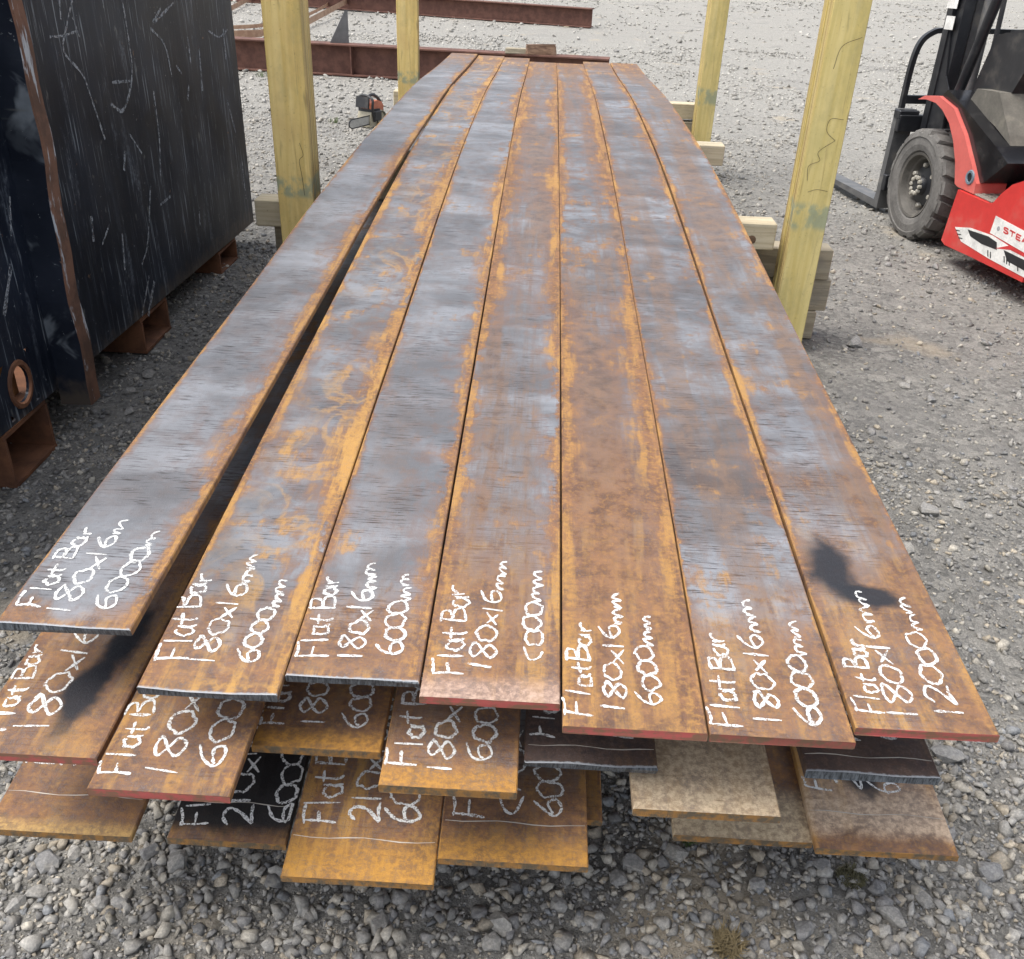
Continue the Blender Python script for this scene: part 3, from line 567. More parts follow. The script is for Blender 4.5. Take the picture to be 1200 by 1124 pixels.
# ------------------------------------------------------------------ black steel bin
def bin_material():
    n = NT('scuffed_black_paint'); v = n.obj(); s = n.sep(v)
    st = n.noise(n.scl(v, (1, 34, 2.6)), 1., 5, .65, .15); st2 = n.noise(n.scl(v, (1, 95, 4)), 1., 4, .6, .05); w = n.noise(v, 3.1, 5, .6); f = n.noise(v, 70, 4, .7); ch = n.noise(v, 21, 4, .6)
    c = n.mix(n.step(w, .35, .7), (.007, .010, .018), (.018, .023, .036))
    c = n.mix(n.step(st, .52, .72, 0, .45), c, (.050, .060, .078))
    sm = n.noise(n.scl(v, (1, 12, 2.2)), 1., 5, .7, .15); c = n.mix(n.math('MULTIPLY', n.step(sm, .56, .68), n.step(f, .40, .62, .1, .6)), c, (.15, .17, .20))
    c = n.mix(n.math('MULTIPLY', n.step(st2, .58, .66), n.step(w, .38, .58, .15, .8)), c, (.24, .27, .30))
    fl = n.noise(n.scl(v, (1, 26, 11), (0, 3, 5)), 1., 3, .6); c = n.mix(n.step(fl, .66, .71, 0, .5), c, (.16, .16, .15))
    c = n.mix(n.step(ch, .69, .735, 0, .8), c, (.19, .11, .07))
    c = n.mix(n.math('MULTIPLY', n.step(f, .64, .69), n.step(ch, .50, .6, 0, .7)), c, (.38, .40, .41))
    low = n.math('SUBTRACT', 1., n.step(n.math('ADD', s[2], n.math('MULTIPLY', n.math('SUBTRACT', ch, .5), .18)), .10, .2))
    c = n.mix(n.math('MULTIPLY', low, .55), c, (.13, .10, .07))
    n.bump(n.math('ADD', n.math('MULTIPLY', f, .12), n.math('MULTIPLY', n.noise(v, 3.4, 1, .4), 6.)), .005, .5); return n.done(c, n.math('ADD', .30, n.math('MULTIPLY', w, .25)), 0, .2)
def rust_material(name, a, b, worn=None):
    n = NT(name); v = n.obj(); w = n.noise(v, 9, 6, .65); f = n.noise(v, 75, 4, .7)
    c = n.mix(n.step(w, .36, .64), a, b); c = n.mix(n.step(f, .6, .72, 0, .5), c, tuple(x*.45 for x in a))
    if worn: c = n.mix(n.step(n.noise(n.scl(v, (30, 30, 5)), 1., 5, .7), .53, .60, 0, .85), c, worn)
    n.bump(f, .002, .5); return n.done(c, .8, 0, .35)
M_BIN = bin_material(); M_RUST = rust_material('brown_rust', (.105, .048, .028), (.20, .088, .045)); M_RUSTW = rust_material('worn_rust_edge', (.10, .055, .038), (.19, .095, .06), (.46, .49, .52)); M_RUSTO = rust_material('orange_rust', (.20, .085, .03), (.42, .21, .07))
BX, BX2, BY0, BY1, BZT = -1.42, -2.62, 1.55, 4.60, 1.75
def bz(y): return .172-.030*(y-2.1)
binE = empty('steel_bin', (BX, 3.0, 0)); tag(binE, 'large scuffed black steel bin standing on rusty channel feet', 'skip bin')
def rel(mb): mb.v = [(x-BX, y-3.0, z) for x, y, z in mb.v]; return mb
# side wall towards the bars, with a real oval lug hole
hy, hz_, hry, hrz = 2.315, .258, .046, .052
mb = MB(); n_ = 20; ring = [(hy+hry*math.cos(2*math.pi*i/n_), hz_+hrz*math.sin(2*math.pi*i/n_)) for i in range(n_)]
sq = []
for i in range(n_):
    a = 2*math.pi*i/n_; m_ = max(abs(math.cos(a)), abs(math.sin(a))); sq.append((hy+.08*math.cos(a)/m_, hz_+.08*math.sin(a)/m_))
T = .008
V = [(BX, *p) for p in ring]+[(BX, *p) for p in sq]+[(BX-T, *p) for p in ring]
mb.add(V, [(i, (i+1) % n_, n_+(i+1) % n_, n_+i) for i in range(n_)]+[(i, 2*n_+i, 2*n_+(i+1) % n_, (i+1) % n_) for i in range(n_)])
def quad(y0, y1, z0a, z0b, z1): mb.add([(BX, y0, z0a), (BX, y1, z0b), (BX, y1, z1), (BX, y0, z1), (BX-T, y0, z0a), (BX-T, y1, z0b), (BX-T, y1, z1), (BX-T, y0, z1)], [(0, 1, 2, 3), (7, 6, 5, 4), (0, 4, 5, 1), (1, 5, 6, 2), (2, 6, 7, 3), (3, 7, 4, 0)])
quad(BY0, hy-.08, bz(BY0), bz(hy-.08), BZT); quad(hy+.08, BY1, bz(hy+.08), bz(BY1), BZT); quad(hy-.08, hy+.08, hz_+.08, hz_+.08, BZT); quad(hy-.08, hy+.08, bz(hy-.08), bz(hy+.08), hz_-.08)
rel(mb).build('side_wall', M_BIN, binE)
mb = MB(); mb.box((BX2, (BY0+BY1)/2, (BZT+.12)/2), (.008, BY1-BY0, BZT-.12)); rel(mb).build('side_wall', M_BIN, binE)
for y in (BY0+.005, BY1-.005):
    mb = MB(); mb.box(((BX+BX2)/2, y, (BZT+bz(y))/2+.002), (BX-BX2-.02, .008, BZT-bz(y)-.01)); rel(mb).build('end_wall', M_BIN, binE)
mb = MB(); mb.box(((BX+BX2)/2, (BY0+BY1)/2, .19), (BX-BX2-.03, BY1-BY0-.03, .01)); rel(mb).build('floor_plate', M_RUST, binE)
mb = MB(); mb.box((BX+.02, (BY0+BY1)/2, BZT), (.07, BY1-BY0, .07), bev=.006); mb.box((BX2, (BY0+BY1)/2, BZT), (.07, BY1-BY0, .07), bev=.006); rel(mb).build('top_rail', M_BIN, binE)
mb = MB(); mb.box((BX-.06, hy, hz_), (.01, .15, .16)); rel(mb).build('lug_plate', M_RUSTO, binE)
mb = MB()
V = []
for i in range(n_):
    a = 2*math.pi*i/n_
    for (k_, x) in ((1.0, .0), (1.08, .006), (1.3, .005), (1.36, .0005)): V.append((BX+x, hy+hry*k_*math.cos(a), hz_+hrz*k_*math.sin(a)))
mb.add(V, [(4*i+j, 4*i+j+1, 4*((i+1) % n_)+j+1, 4*((i+1) % n_)+j) for i in range(n_) for j in range(3)]); rel(mb).build('lug_rim', M_RUST, binE, smooth=True)
for (ry, x_) in ((2.535, -1.335), (4.0, -1.335)):
    if ry > 3: continue
    mb = MB(); V = []
    for z in np.linspace(.105, BZT-.03, 26):
        j = .004*math.sin(z*9)+.003*math.sin(z*23+1); k_ = .03*(z-.1)
        V += [(BX-.001, ry-.035+k_+j, z), (x_+j*.6, ry-.03+k_+j, z), (x_+.004+j*.6, ry-.024+k_+j, z), (x_+.004+j*.6, ry+.03+k_+j, z), (BX-.001, ry+.035+k_+j, z)]
    n5 = 5; q = []
    for i in range(25):
        for j in range(4): q.append((i*5+j, i*5+j+1, (i+1)*5+j+1, (i+1)*5+j))
    mb.add(V, q+[(0, 1, 2, 3, 4), tuple(range(125, 130))]); mb.mi = [1 if (f_[0] % 5 == 0 and len(f_) == 4) else 0 for f_ in mb.f]
    rel(mb).build('wall_rib', [M_RUSTW, M_BIN], binE)
for (y0, y1) in ((2.18, 2.425), (3.145, 3.40), (4.05, 4.30)):
    h = bz(y1)-.004; mb = MB(); xc = (BX-.0-2.55)/2; L = BX+2.55; t = .011
    mb.box((xc, (y0+y1)/2, t/2), (L, y1-y0, t)); mb.box((xc, (y0+y1)/2, h-t/2), (L-.01, y1-y0, t)); mb.box((xc, y0+t/2, h/2), (L-.004, t, h-2*t-.001)); mb.box((xc, y1-t/2, h/2), (L-.004, t, h-2*t-.001))
    rel(mb).build('channel_foot', M_RUST, binE)
def scratch_material():
    n = NT('paint_scratch'); v = n.obj(); a = n.noise(v, 60, 4, .7)
    tr = n.new('ShaderNodeBsdfTransparent'); mx = n.new('ShaderNodeMixShader'); n.t.links.new(n.step(a, .36, .60, .05, .9), mx.inputs[0]); n.t.links.new(tr.outputs[0], mx.inputs[1]); n.t.links.new(n.b.outputs[0], mx.inputs[2]); n.t.links.new(mx.outputs[0], n.out.inputs[0])
    return n.done(n.mix(n.noise(v, 14, 3), (.24, .24, .25), (.40, .43, .46)), .8)
M_SCR = scratch_material()
SCR = [[(255, 0), (235, 90), (225, 180), (290, 260), (320, 340), (370, 490)], [(430, 0), (450, 120), (465, 240), (455, 330), (430, 390), (390, 365)], [(395, 290), (460, 285)], [(530, 100), (580, 160), (605, 270)], [(700, 165), (712, 320)],
       [(540, 320), (560, 480), (565, 620)], [(530, 650), (520, 850), (500, 930)], [(785, 100), (795, 210)], [(210, 0), (215, 70)], [(800, 355), (830, 470)], [(660, 130), (672, 225)], [(40, 930), (15, 1110)], [(35, 690), (40, 830)], [(322, 760), (330, 850)], [(525, 970), (500, 1110)],
       [(543, 990), (522, 1110)], [(430, 820), (440, 950)], [(850, 560), (865, 700)], [(175, 130), (225, 125), (270, 110)], [(565, 30), (540, 80), (610, 10)], [(730, 105), (770, 130), (800, 105)], [(620, 230), (640, 260)], [(455, 470), (500, 540)], [(440, 530), (437, 600)], [(600, 690), (565, 720)], [(700, 740), (705, 800)], [(385, 790), (360, 860)], [(20, 570), (60, 530)], [(255, 60), (280, 130)], [(665, 300), (660, 350)]]
rs = random.Random(3)
for ln in SCR:
    P_ = []
    for (x, y) in ln:
        r_ = ray(x/3, y/3); P_.append((CC+r_*((BX+.0015)/r_[0]))[1:])
    if any(2.49 < p[0] < 2.66 for p in P_): continue
    mb = MB(); P_ = catmull(P_, 6); V = []; w0 = rs.uniform(.004, .010)
    for i, p in enumerate(P_):
        t = P_[min(i+1, len(P_)-1)]-P_[max(i-1, 0)]; t /= max(1e-9, np.linalg.norm(t)); w_ = w0*rs.uniform(.5, 1.1)
        for sg in (-1, 1): V.append((BX+.0009, p[0]-t[1]*w_*sg, p[1]+t[0]*w_*sg))
    mb.add(V, [(2*i, 2*i+1, 2*i+3, 2*i+2) for i in range(len(P_)-1)]); rel(mb).build('scratch', M_SCR, binE, fix=False)

# ------------------------------------------------------------------ steel beams lying in the yard
M_OXIDE = rust_material('red_oxide_steel', (.105, .050, .038), (.165, .080, .058)); M_PLATE = simple('grey_plate', (.12, .12, .12), .6)
def i_beam(label, P0, P1, before, after, h=.285, w=.2, stiff=()):
    P0, P1 = Vector(P0), Vector(P1); d = (P1-P0); d.z = 0; d.normalize(); a = math.atan2(d.y, d.x); e = empty('steel_beam', (P0.x, P0.y, .014), a); tag(e, label, 'steel beam', 'red oxide beams lying in the yard')
    x0, x1 = -before, after; L = x1-x0; t = .016; yc = w/2 if d.x > 0 else -w/2
    for nm, c, s_ in (('flange', (x0+L/2, yc, t/2), (L, w, t)), ('flange', (x0+L/2, yc, h-t/2), (L, w, t)), ('web', (x0+L/2, yc, h/2), (L-.002, .011, h-2*t-.0005))):
        mb = MB(); mb.box(c, s_, bev=.002); mb.build(nm, M_OXIDE, e)
    for sx in stiff: mb = MB(); mb.box((sx, yc, h/2), (.012, w-.01, h-2*t-.001)); mb.build('stiffener', M_OXIDE, e)
    for sx in (x0+.4, x0+L*.55): mb = MB(); mb.box((sx, yc, -.0075), (.09, w+.15, .014)); mb.build('packer', M_GREY, e)
    return e, yc
A, Bq = onz(520, 97), onz(300, 90)
e1, yc1 = i_beam('rusty oxide beam with stiffener on the ground just beyond the bars', (-1., 10.30, 0), (-3., 10.48, 0), 1.62, 4.6, h=.30, stiff=(1.03,))
gp = ony(399, 54, 10.5); mb = MB(); mb.prism([(-.11, 0), (.085, 0), (.085, .30), (.055, .30)], -.008, .008); o = mb.build('gusset_plate', M_PLATE, loc=(gp[0], 10.52, .3155)); o.rotation_euler.z = .25; tag(o, 'dark triangular steel gusset plate standing on the near beam', 'steel plate')
A, Bq = onz(691, 34), onz(491, 19)
i_beam('oxide beam lying far off across the yard, cut end showing', A, Bq, 0., 9., h=.29)
M_STRIP = rust_material('tan_rusted_strip', (.34, .20, .13), (.46, .30, .20))
def strip(label, pix, z, hgt):
    P_ = [onz(x, y, z_) for (x, y), z_ in zip(pix, z)]; P_ = catmull(P_, 8); mb = MB(); V = []
    for p in P_: V += [(p[0], p[1], p[2]), (p[0], p[1], p[2]+hgt), (p[0], p[1]+.012, p[2]+hgt), (p[0], p[1]+.012, p[2])]
    n = len(P_); mb.add(V, [(4*i+j, 4*i+(j+1) % 4, 4*(i+1)+(j+1) % 4, 4*(i+1)+j) for i in range(n-1) for j in range(4)]+[(0, 1, 2, 3), tuple(range(4*n-4, 4*n))])
    o = mb.build('bent_strip', M_STRIP); tag(o, label, 'metal strip', 'bent rusty strips beyond the bin')
strip('long bent tan steel strip curling up behind the wide front post', [(262, 45), (310, 43), (345, 37), (366, 27), (415, 0), (440, -14)], (.02, .02, .03, .05, .12, .16), .09)
strip('bent tan strip lying just behind the curled one', [(262, 35), (308, 32), (345, 25), (372, 14), (392, 2)], (.02, .02, .03, .05, .06), .05)
strip('short tan strip rising beyond the bin corner', [(262, 18), (280, 8), (300, -3)], (.02, .04, .06), .08)
M_LOG = timber_material('split_offcut', (.13, .075, .05), (.27, .17, .11), .2, (8, 40, 40))
for (lab, px, w_, h_, m_, s_) in (('rough brown split timber offcut on the near beam', 634, .30, .11, M_LOG, 31), ('small beige timber offcut on the near beam', 606, .24, .06, M_GREY, 8)):
    p = ony(px, 66, 10.3); mb = MB(); rr = random.Random(s_)
    mb.box((0, 0, h_/2), (w_, .12, h_), bev=.012); mb.v = [(x+rr.uniform(-.012, .012), y+rr.uniform(-.012, .012)+.15*x, max(0., z*(1-.5*abs(x)/w_)+rr.uniform(-.01, .01))) for x, y, z in mb.v]
    o = mb.build('timber_offcut', m_, loc=(p[0], 10.31, .315)); tag(o, lab, 'wood offcut')

# ------------------------------------------------------------------ chainsaw
M_BLK = simple('black_plastic', (.018, .018, .02), .5, dirt=((.10, .09, .075), .4)); M_CREAM = simple('cream_casing', (.42, .38, .28), .55, dirt=((.15, .11, .07), .6)); M_ORG = simple('faded_orange_casing', (.48, .15, .08), .5); M_SAWBAR = simple('worn_saw_bar', (.42, .42, .41), .4, .6)
sp = onz(430, 149); sw_ = empty('chainsaw', (sp[0]+.03, sp[1]+.04, gh(sp[0], sp[1])+.008), R_(62)); sw_.scale = (.86, .86, .86); tag(sw_, 'cream and orange chainsaw with black handles on the gravel', 'chainsaw')
def sb(nm, m, f, smooth=False): b_ = MB(); f(b_); return b_.build(nm, m, sw_, smooth)
sb('engine_casing', M_CREAM, lambda b: b.prism([(-.10, .0), (.10, .0), (.125, .03), (.12, .10), (.07, .135), (-.09, .13), (-.11, .06)], -.075, .075))
sb('muffler', M_BLK, lambda b: b.box((-.015, -.084, .095), (.10, .03, .085), bev=.006))
sb('top_cover', M_ORG, lambda b: b.prism([(-.07, .125), (.10, .125), (.115, .165), (.085, .205), (.02, .225), (-.06, .205)], -.06, .06))
sb('air_filter_cover', M_BLK, lambda b: b.prism([(-.09, .115), (.055, .115), (.045, .150), (-.085, .155)], -.068, .068))
sb('starter_cover', simple('dull_green_casing', (.18, .19, .15), .6), lambda b: b.lathe([(0, .098), (.04, .097), (.062, .088), (.066, .07)], 24, c=(.045, -.165, .065)), True)
sb('front_handle', M_BLK, lambda b: b.tube(catmull([(-.06, -.085, .05), (-.085, -.085, .16), (-.075, -.08, .235), (-.06, 0, .262), (-.05, .085, .24), (-.05, .09, .1)], 6), .012, 8), True)
sb('hand_guard', M_BLK, lambda b: b.prism([(-.135, .17), (-.115, .165), (-.10, .25), (-.118, .262)], -.07, .07))
sb('rear_handle', M_BLK, lambda b: b.tube(catmull([(-.06, 0, .245), (.03, 0, .262), (.12, .0, .215), (.165, 0, .13), (.155, 0, .04), (.09, 0, .01)], 6), .015, 8), True)
sb('guide_bar', M_SAWBAR, lambda b: b.prism([(-.09, .035), (-.36, .03), (-.385, .045), (-.39, .062), (-.385, .08), (-.36, .095), (-.09, .098)], -.062, -.055))
sb('saw_chain', M_BLK, lambda b: b.tube([(-.09, -.0585, .03), (-.36, -.0585, .025), (-.392, -.0585, .045), (-.398, -.0585, .062), (-.392, -.0585, .082), (-.36, -.0585, .101), (-.09, -.0585, .104)], .0055, 6))

# ------------------------------------------------------------------ forklift (local: x forward, y to its left, z up)
FO = np.array([2.575, 5.226, 0.]); FT = R_(9); FFW = np.array([-math.sin(FT), math.cos(FT), 0]); FLF = np.array([-math.cos(FT), -math.sin(FT), 0])
def floc(px, py, a): r = ray(px, py); t = (a-(CC-FO)@FLF)/(r@FLF); p = CC+r*t; return ((p-FO)@FFW, p[2])
fk = empty('forklift', FO, R_(99)); tag(fk, 'red counterbalance forklift with black mast and forks lowered', 'forklift')
M_RED = simple('forklift_red', (.58, .04, .035), .36, var=.12, scale=5, dirt=((.40, .20, .16), .7)); M_FADE = simple('sun_faded_red', (.58, .12, .10), .5, var=.12, scale=6, dirt=((.45, .24, .2), .5)); M_FBLK = simple('black_painted_steel', (.016, .017, .02), .42, dirt=((.09, .085, .08), .35)); M_COWL = simple('glossy_black_cowl', (.012, .012, .014), .22, dirt=((.08, .075, .07), .3))
M_TYRE = simple('dusty_tyre_rubber', (.135, .128, .118), .9, var=.35, scale=9, bump=.002); M_RIM = simple('dusty_wheel_rim', (.10, .092, .08), .65, dirt=((.22, .20, .17), .5)); M_BOLT = simple('bright_bolt', (.55, .52, .45), .4, .5)
M_STEEL = simple('scuffed_fork_steel', (.13, .13, .13), .5, .3, dirt=((.25, .22, .18), .5)); M_MAT = simple('dusty_floor_mat', (.13, .12, .10), .85, dirt=((.26, .23, .17), .6)); M_WHT = simple('white_label', (.75, .74, .70), .5, dirt=((.35, .33, .3), .3)); M_STEP = simple('step_plate', (.22, .20, .17), .7)
def fp(nm, m, f, smooth=False, parent=None): b_ = MB(); f(b_); return b_.build(nm, m, parent or fk, smooth)
def wheel(x, r, yo, w, sgn, nl=18):
    e = fp('wheel', M_RIM, lambda b: b.lathe([(.001, -.06), (r*.17, -.06), (r*.2, -.085), (r*.42, -.095), (r*.47, -.055), (r*.50, -.05), (r*.54, -.018), (r*.585, -.014), (r*.60, -.03), (r*.585, -.10), (r*.58, -w+.01)], 44), True)
    e.location = (x, yo if sgn > 0 else -yo, r); e.rotation_euler.z = 0 if sgn > 0 else math.pi
    def tyre(b):
        b.lathe([(r*.575, -w+.005), (r*.7, -w), (r*.9, -w+.004), (r*.935, -w+.016), (r*.938, -.016), (r*.92, -.004), (r*.86, .0), (r*.845, -.005), (r*.72, -.003), (r*.62, -.010), (r*.59, -.022), (r*.575, -.06)], 66)
        for i in range(nl):
            for side in (0, 1):
                a0 = 2*math.pi*(i+.5*side)/nl; ha = math.pi/nl*.74; q = []
                y_in, y_out = (-w*.5+.004, -.006) if side else (-w*.5-.004, -w+.006)
                for (aa, rr, yy) in ((-1, .93, y_out), (1, .93, y_out), (1, .93, y_in), (-1, .93, y_in), (-.86, 1., y_out), (.86, 1., y_out), (.86, 1., y_in), (-.86, 1., y_in)):
                    an = a0+aa*ha+(.10 if abs(yy-y_in) < 1e-6 else 0.); 
                    if rr == 1. and abs(yy-y_out) < 1e-6: yy = yy-.012 if side else yy+.012
                    q.append((r*rr*math.cos(an), yy, r*rr*math.sin(an)))
                b.add(q, [(0, 1, 2, 3), (4, 5, 6, 7), (0, 1, 5, 4), (1, 2, 6, 5), (2, 3, 7, 6), (3, 0, 4, 7)])
                if side: b.add([(r*k*math.cos(a0+s_*ha*.8), y_, r*k*math.sin(a0+s_*ha*.8)) for k, y_ in ((.86, .0005), (.955, -.006)) for s_ in (-1, 1)], [(0, 1, 3, 2)])
    fp('tyre', M_TYRE, tyre, False, e)
    fp('hub', M_FBLK, lambda b: b.lathe([(.001, -.02), (r*.13, -.02), (r*.16, -.03), (r*.18, -.055), (r*.36, -.066), (r*.40, -.085)], 24), True, e)
    for k_ in range(10):
        a = 2*math.pi*k_/10; fp('hub_bolt', M_BOLT, lambda b: b.lathe([(.001, .012), (.008, .012), (.0105, .006), (.0105, -.006)], 8, c=(r*.145*math.cos(a), -.022, r*.145*math.sin(a))), True, e)
    for k_ in range(6):
        a = 2*math.pi*(k_+.4)/6; fp('wheel_nut', M_BOLT, lambda b: b.lathe([(.001, .016), (.010, .016), (.013, .01), (.013, -.01)], 6, c=(r*.36*math.cos(a), -.062, r*.36*math.sin(a))), False, e)
wheel(.085, .287, .57, .195, 1); wheel(.085, .287, .57, .195, -1); wheel(-1.30, .24, .50, .16, 1); wheel(-1.30, .24, .50, .16, -1)
lower = [(-.318, .105), (-.332, .25), (-.345, .366), (-.60, .366), (-.645, .375), (-.69, .43), (-.75, .485), (-.83, .522), (-1.0, .54), (-1.02, .12), (-.60, .105), (-.36, .092)]
for s_ in (1, -1):
    fp('side_skirt', M_RED, lambda b: b.prism(lower, .30*s_, .570*s_))
    arc = [(.262, .694), (.18, .706), (.08, .704), (0, .682), (-.09, .635), (-.165, .566), (-.232, .478), (-.28, .38), (-.305, .372)]
    back = [(-.46, .372), (-.455, .42), (-.395, .478), (-.25, .607), (-.10, .705), (.06, .738), (.20, .722)]
    fp('fender', M_FADE, lambda b: b.prism(arc+back, .395*s_, .556*s_))
    fp('cowl', M_COWL, lambda b: b.prism([(.075, .742), (-.098, .709), (-.246, .612), (-.39, .484), (-.452, .424), (-.475, .428), (-.55, .49), (-.62, .55), (-.50, .60), (-.33, .658), (-.085, .742), (.03, .775)], .20*s_, .535*s_))
    fp('kick_panel', M_MAT, lambda b: b.prism([(-.06, .735), (-.10, .80), (-.29, .81), (-.46, .645), (-.49, .604), (-.33, .663)], .15*s_, .46*s_))
    fp('step_tread', M_STEP, lambda b: (b.box((-.485, .45*s_, .371), (.25, .20, .008), bev=.002), [b.box((-.585+.05*i, (.38+.045*j)*s_, .377), (.028, .012, .005)) for i in range(5) for j in range(4)]))
    fp('footwell_side', M_FBLK, lambda b: b.prism([(-.46, .368), (-.46, .42), (-.60, .56), (-.80, .53), (-.72, .46), (-.65, .382), (-.60, .368)], .20*s_, .345*s_))
    fp('tie_ring', simple('blue_grey_ring', (.16, .21, .25), .6), lambda b: b.lathe([(.020, .0), (.022, .006), (.032, .006), (.036, .0)], 20, c=(*[floc(1137, 208, .556)[0]], .556 if s_ > 0 else -.562, floc(1137, 208, .556)[1])), True)
    fp('tie_hole', M_FBLK, lambda b: b.lathe([(.001, .002), (.021, .002), (.022, -.004)], 20, c=(floc(1137, 208, .556)[0], .556 if s_ > 0 else -.558, floc(1137, 208, .556)[1])))
    fp('guard_pillar', M_FBLK, lambda b: b.tube([(.115, .43*s_, .72), (-.02, .43*s_, 1.19), (-.20, .43*s_, 1.80), (-.27, .43*s_, 2.0)], .026, 10), True)
    fp('guard_pillar', M_FBLK, lambda b: b.tube([(-1.32, .43*s_, .7), (-1.28, .43*s_, 1.6), (-1.20, .43*s_, 2.0)], .028, 10), True)
    fp('mast_rail', M_FBLK, lambda b: (b.prism([(.335, .07), (.455, .07), (.455+.055, 2.0), (.335+.055, 2.0)], .305*s_, .365*s_), b.prism([(.405, .10), (.46, .10), (.515, 2.0), (.46, 2.0)], .365*s_, .385*s_)))
    fp('inner_mast_rail', M_STEEL, lambda b: b.prism([(.36, .10), (.44, .10), (.495, 2.02), (.415, 2.02)], .225*s_, .285*s_))
    fp('lift_cylinder', M_STEEL, lambda b: b.tube([(.30, .25*s_, .15), (.345, .25*s_, 1.7)], .030, 12), True)
    fp('hydraulic_hose', M_BLK, lambda b: b.tube(catmull([(.30, .19*s_, .5), (.27, .2*s_, .9), (.31, .2*s_, 1.4), (.36, .2*s_, 1.95)], 5), .013, 8), True)
    fp('fork', M_STEEL, lambda b: (b.prism([(.545, .045), (1.60, .045), (1.64, .056), (1.60, .066), (.60, .085), (.592, .13), (.592, .60), (.545, .60)], .395*s_, .495*s_)))
    fp('tilt_cylinder', M_STEEL, lambda b: b.tube([(.33, .42*s_, .48), (.05, .42*s_, .42)], .03, 10), True)
fp('mast_side_plate', M_FBLK, lambda b: b.prism([(.25, .48), (.46, .48), (.50, 1.02), (.43, 1.04), (.36, .80), (.30, .74)], .368, .376))
fp('chassis', M_FBLK, lambda b: b.prism([(.2, .14), (.25, .55), (-.3, .58), (-.6, .36), (-1.6, .36), (-1.6, .14)], -.37, .37))
fp('engine_hood', M_RED, lambda b: b.prism([(-.80, .40), (-.84, .72), (-1.35, .76), (-1.45, .40)], -.46, .46))
fp('counterweight', M_RED, lambda b: b.prism([(-1.42, .20), (-1.40, .80), (-1.62, .86), (-1.86, .78), (-1.92, .45), (-1.84, .18)], -.53, .53))
fp('dashboard', M_BLK, lambda b: b.prism([(.05, .74), (.005, .885), (-.042, 1.035), (-.12, 1.055), (-.255, 1.068), (-.30, 1.03), (-.345, .906), (-.28, .78), (-.10, .74)], -.36, .40))
fp('dash_top_panel', M_FBLK, lambda b: b.prism([(-.02, 1.0), (-.06, 1.062), (-.25, 1.085), (-.30, 1.045)], -.3, .34))
fp('carriage_plate', M_FBLK, lambda b: (b.box((.525, 0, .53), (.04, 1.0, .09), bev=.004), b.box((.525, 0, .20), (.04, 1.0, .09), bev=.004), b.box((.51, .2, .365), (.05, .07, .26)), b.box((.51, -.2, .365), (.05, .07, .26)), b.box((.545, .445, .575), (.07, .12, .045), bev=.005)))
bar_pts = catmull([(.592, .455, .50), (.602, .455, .66), (.602, .452, .84), (.602, .43, .94), (.602, .375, .99), (.602, .30, 1.003), (.602, 0, 1.005)], 5)
def flat_tube(b, pts, wx, wn):
    V = []
    for i, p in enumerate(pts):
        t = pts[min(i+1, len(pts)-1)]-pts[max(i-1, 0)]; t = t/np.linalg.norm(t); nn = np.array([0, -t[2], t[1]])
        V += [tuple(p+np.array([sx*wx/2, 0, 0])+nn*sn*wn/2) for sx, sn in ((-1, -1), (1, -1), (1, 1), (-1, 1))]
    n = len(pts); b.add(V, [(4*i+j, 4*i+(j+1) % 4, 4*(i+1)+(j+1) % 4, 4*(i+1)+j) for i in range(n-1) for j in range(4)]+[(0, 1, 2, 3), tuple(range(4*n-4, 4*n))])
fp('load_backrest', M_FBLK, lambda b: (flat_tube(b, bar_pts, .03, .026), flat_tube(b, [np.array([p[0], -p[1], p[2]]) for p in bar_pts], .03, .026), [b.box((.602, y, .82), (.024, .022, .35)) for y in (.30, .10, -.10, -.30)], b.box((.603, 0, .645), (.03, .88, .045), bev=.003)))
for (x_, z_, h_) in ((.40, 1.25, .08), (.46, 1.96, .07), (.37, .25, .10)): fp('mast_crossbar', M_FBLK, lambda b: b.box((x_, 0, z_), (.06, .62, h_)))
fp('guard_roof', M_FBLK, lambda b: ([b.box((-.74, y, 2.02), (1.0, .03, .04)) for y in (-.44, -.3, -.15, 0, .15, .3, .44)], b.box((-.25, 0, 2.02), (.04, .9, .05)), b.box((-1.23, 0, 2.02), (.04, .9, .05))))
fp('seat', M_BLK, lambda b: (b.box((-1.02, 0, .80), (.46, .46, .12), bev=.03), b.box((-1.24, 0, 1.06), (.12, .44, .46), bev=.03)))
fp('floor_plate', M_MAT, lambda b: b.box((-.55, 0, .375), (.52, .60, .016)))
fp('steering_column', M_BLK, lambda b: b.tube([(-.28, .02, 1.0), (-.44, .02, 1.16)], .03, 10), True)
sw2 = fp('steering_wheel', M_BLK, lambda b: b.tube([(.17*math.cos(2*math.pi*i/28), .17*math.sin(2*math.pi*i/28), 0) for i in range(29)], .014, 8), True); sw2.location = (-.45, .02, 1.17); sw2.rotation_euler = (0, R_(-48), 0)
for (xx0, xx1, z0, z1) in ((.40, .50, 1.12, 1.30), (.39, .475, 1.02, 1.085)): fp('mast_label', M_WHT, lambda b: b.box(((xx0+xx1)/2, .3868, (z0+z1)/2), (xx1-xx0, .0016, z1-z0), rot=Matrix.Rotation(R_(1.6), 3, 'Y')))
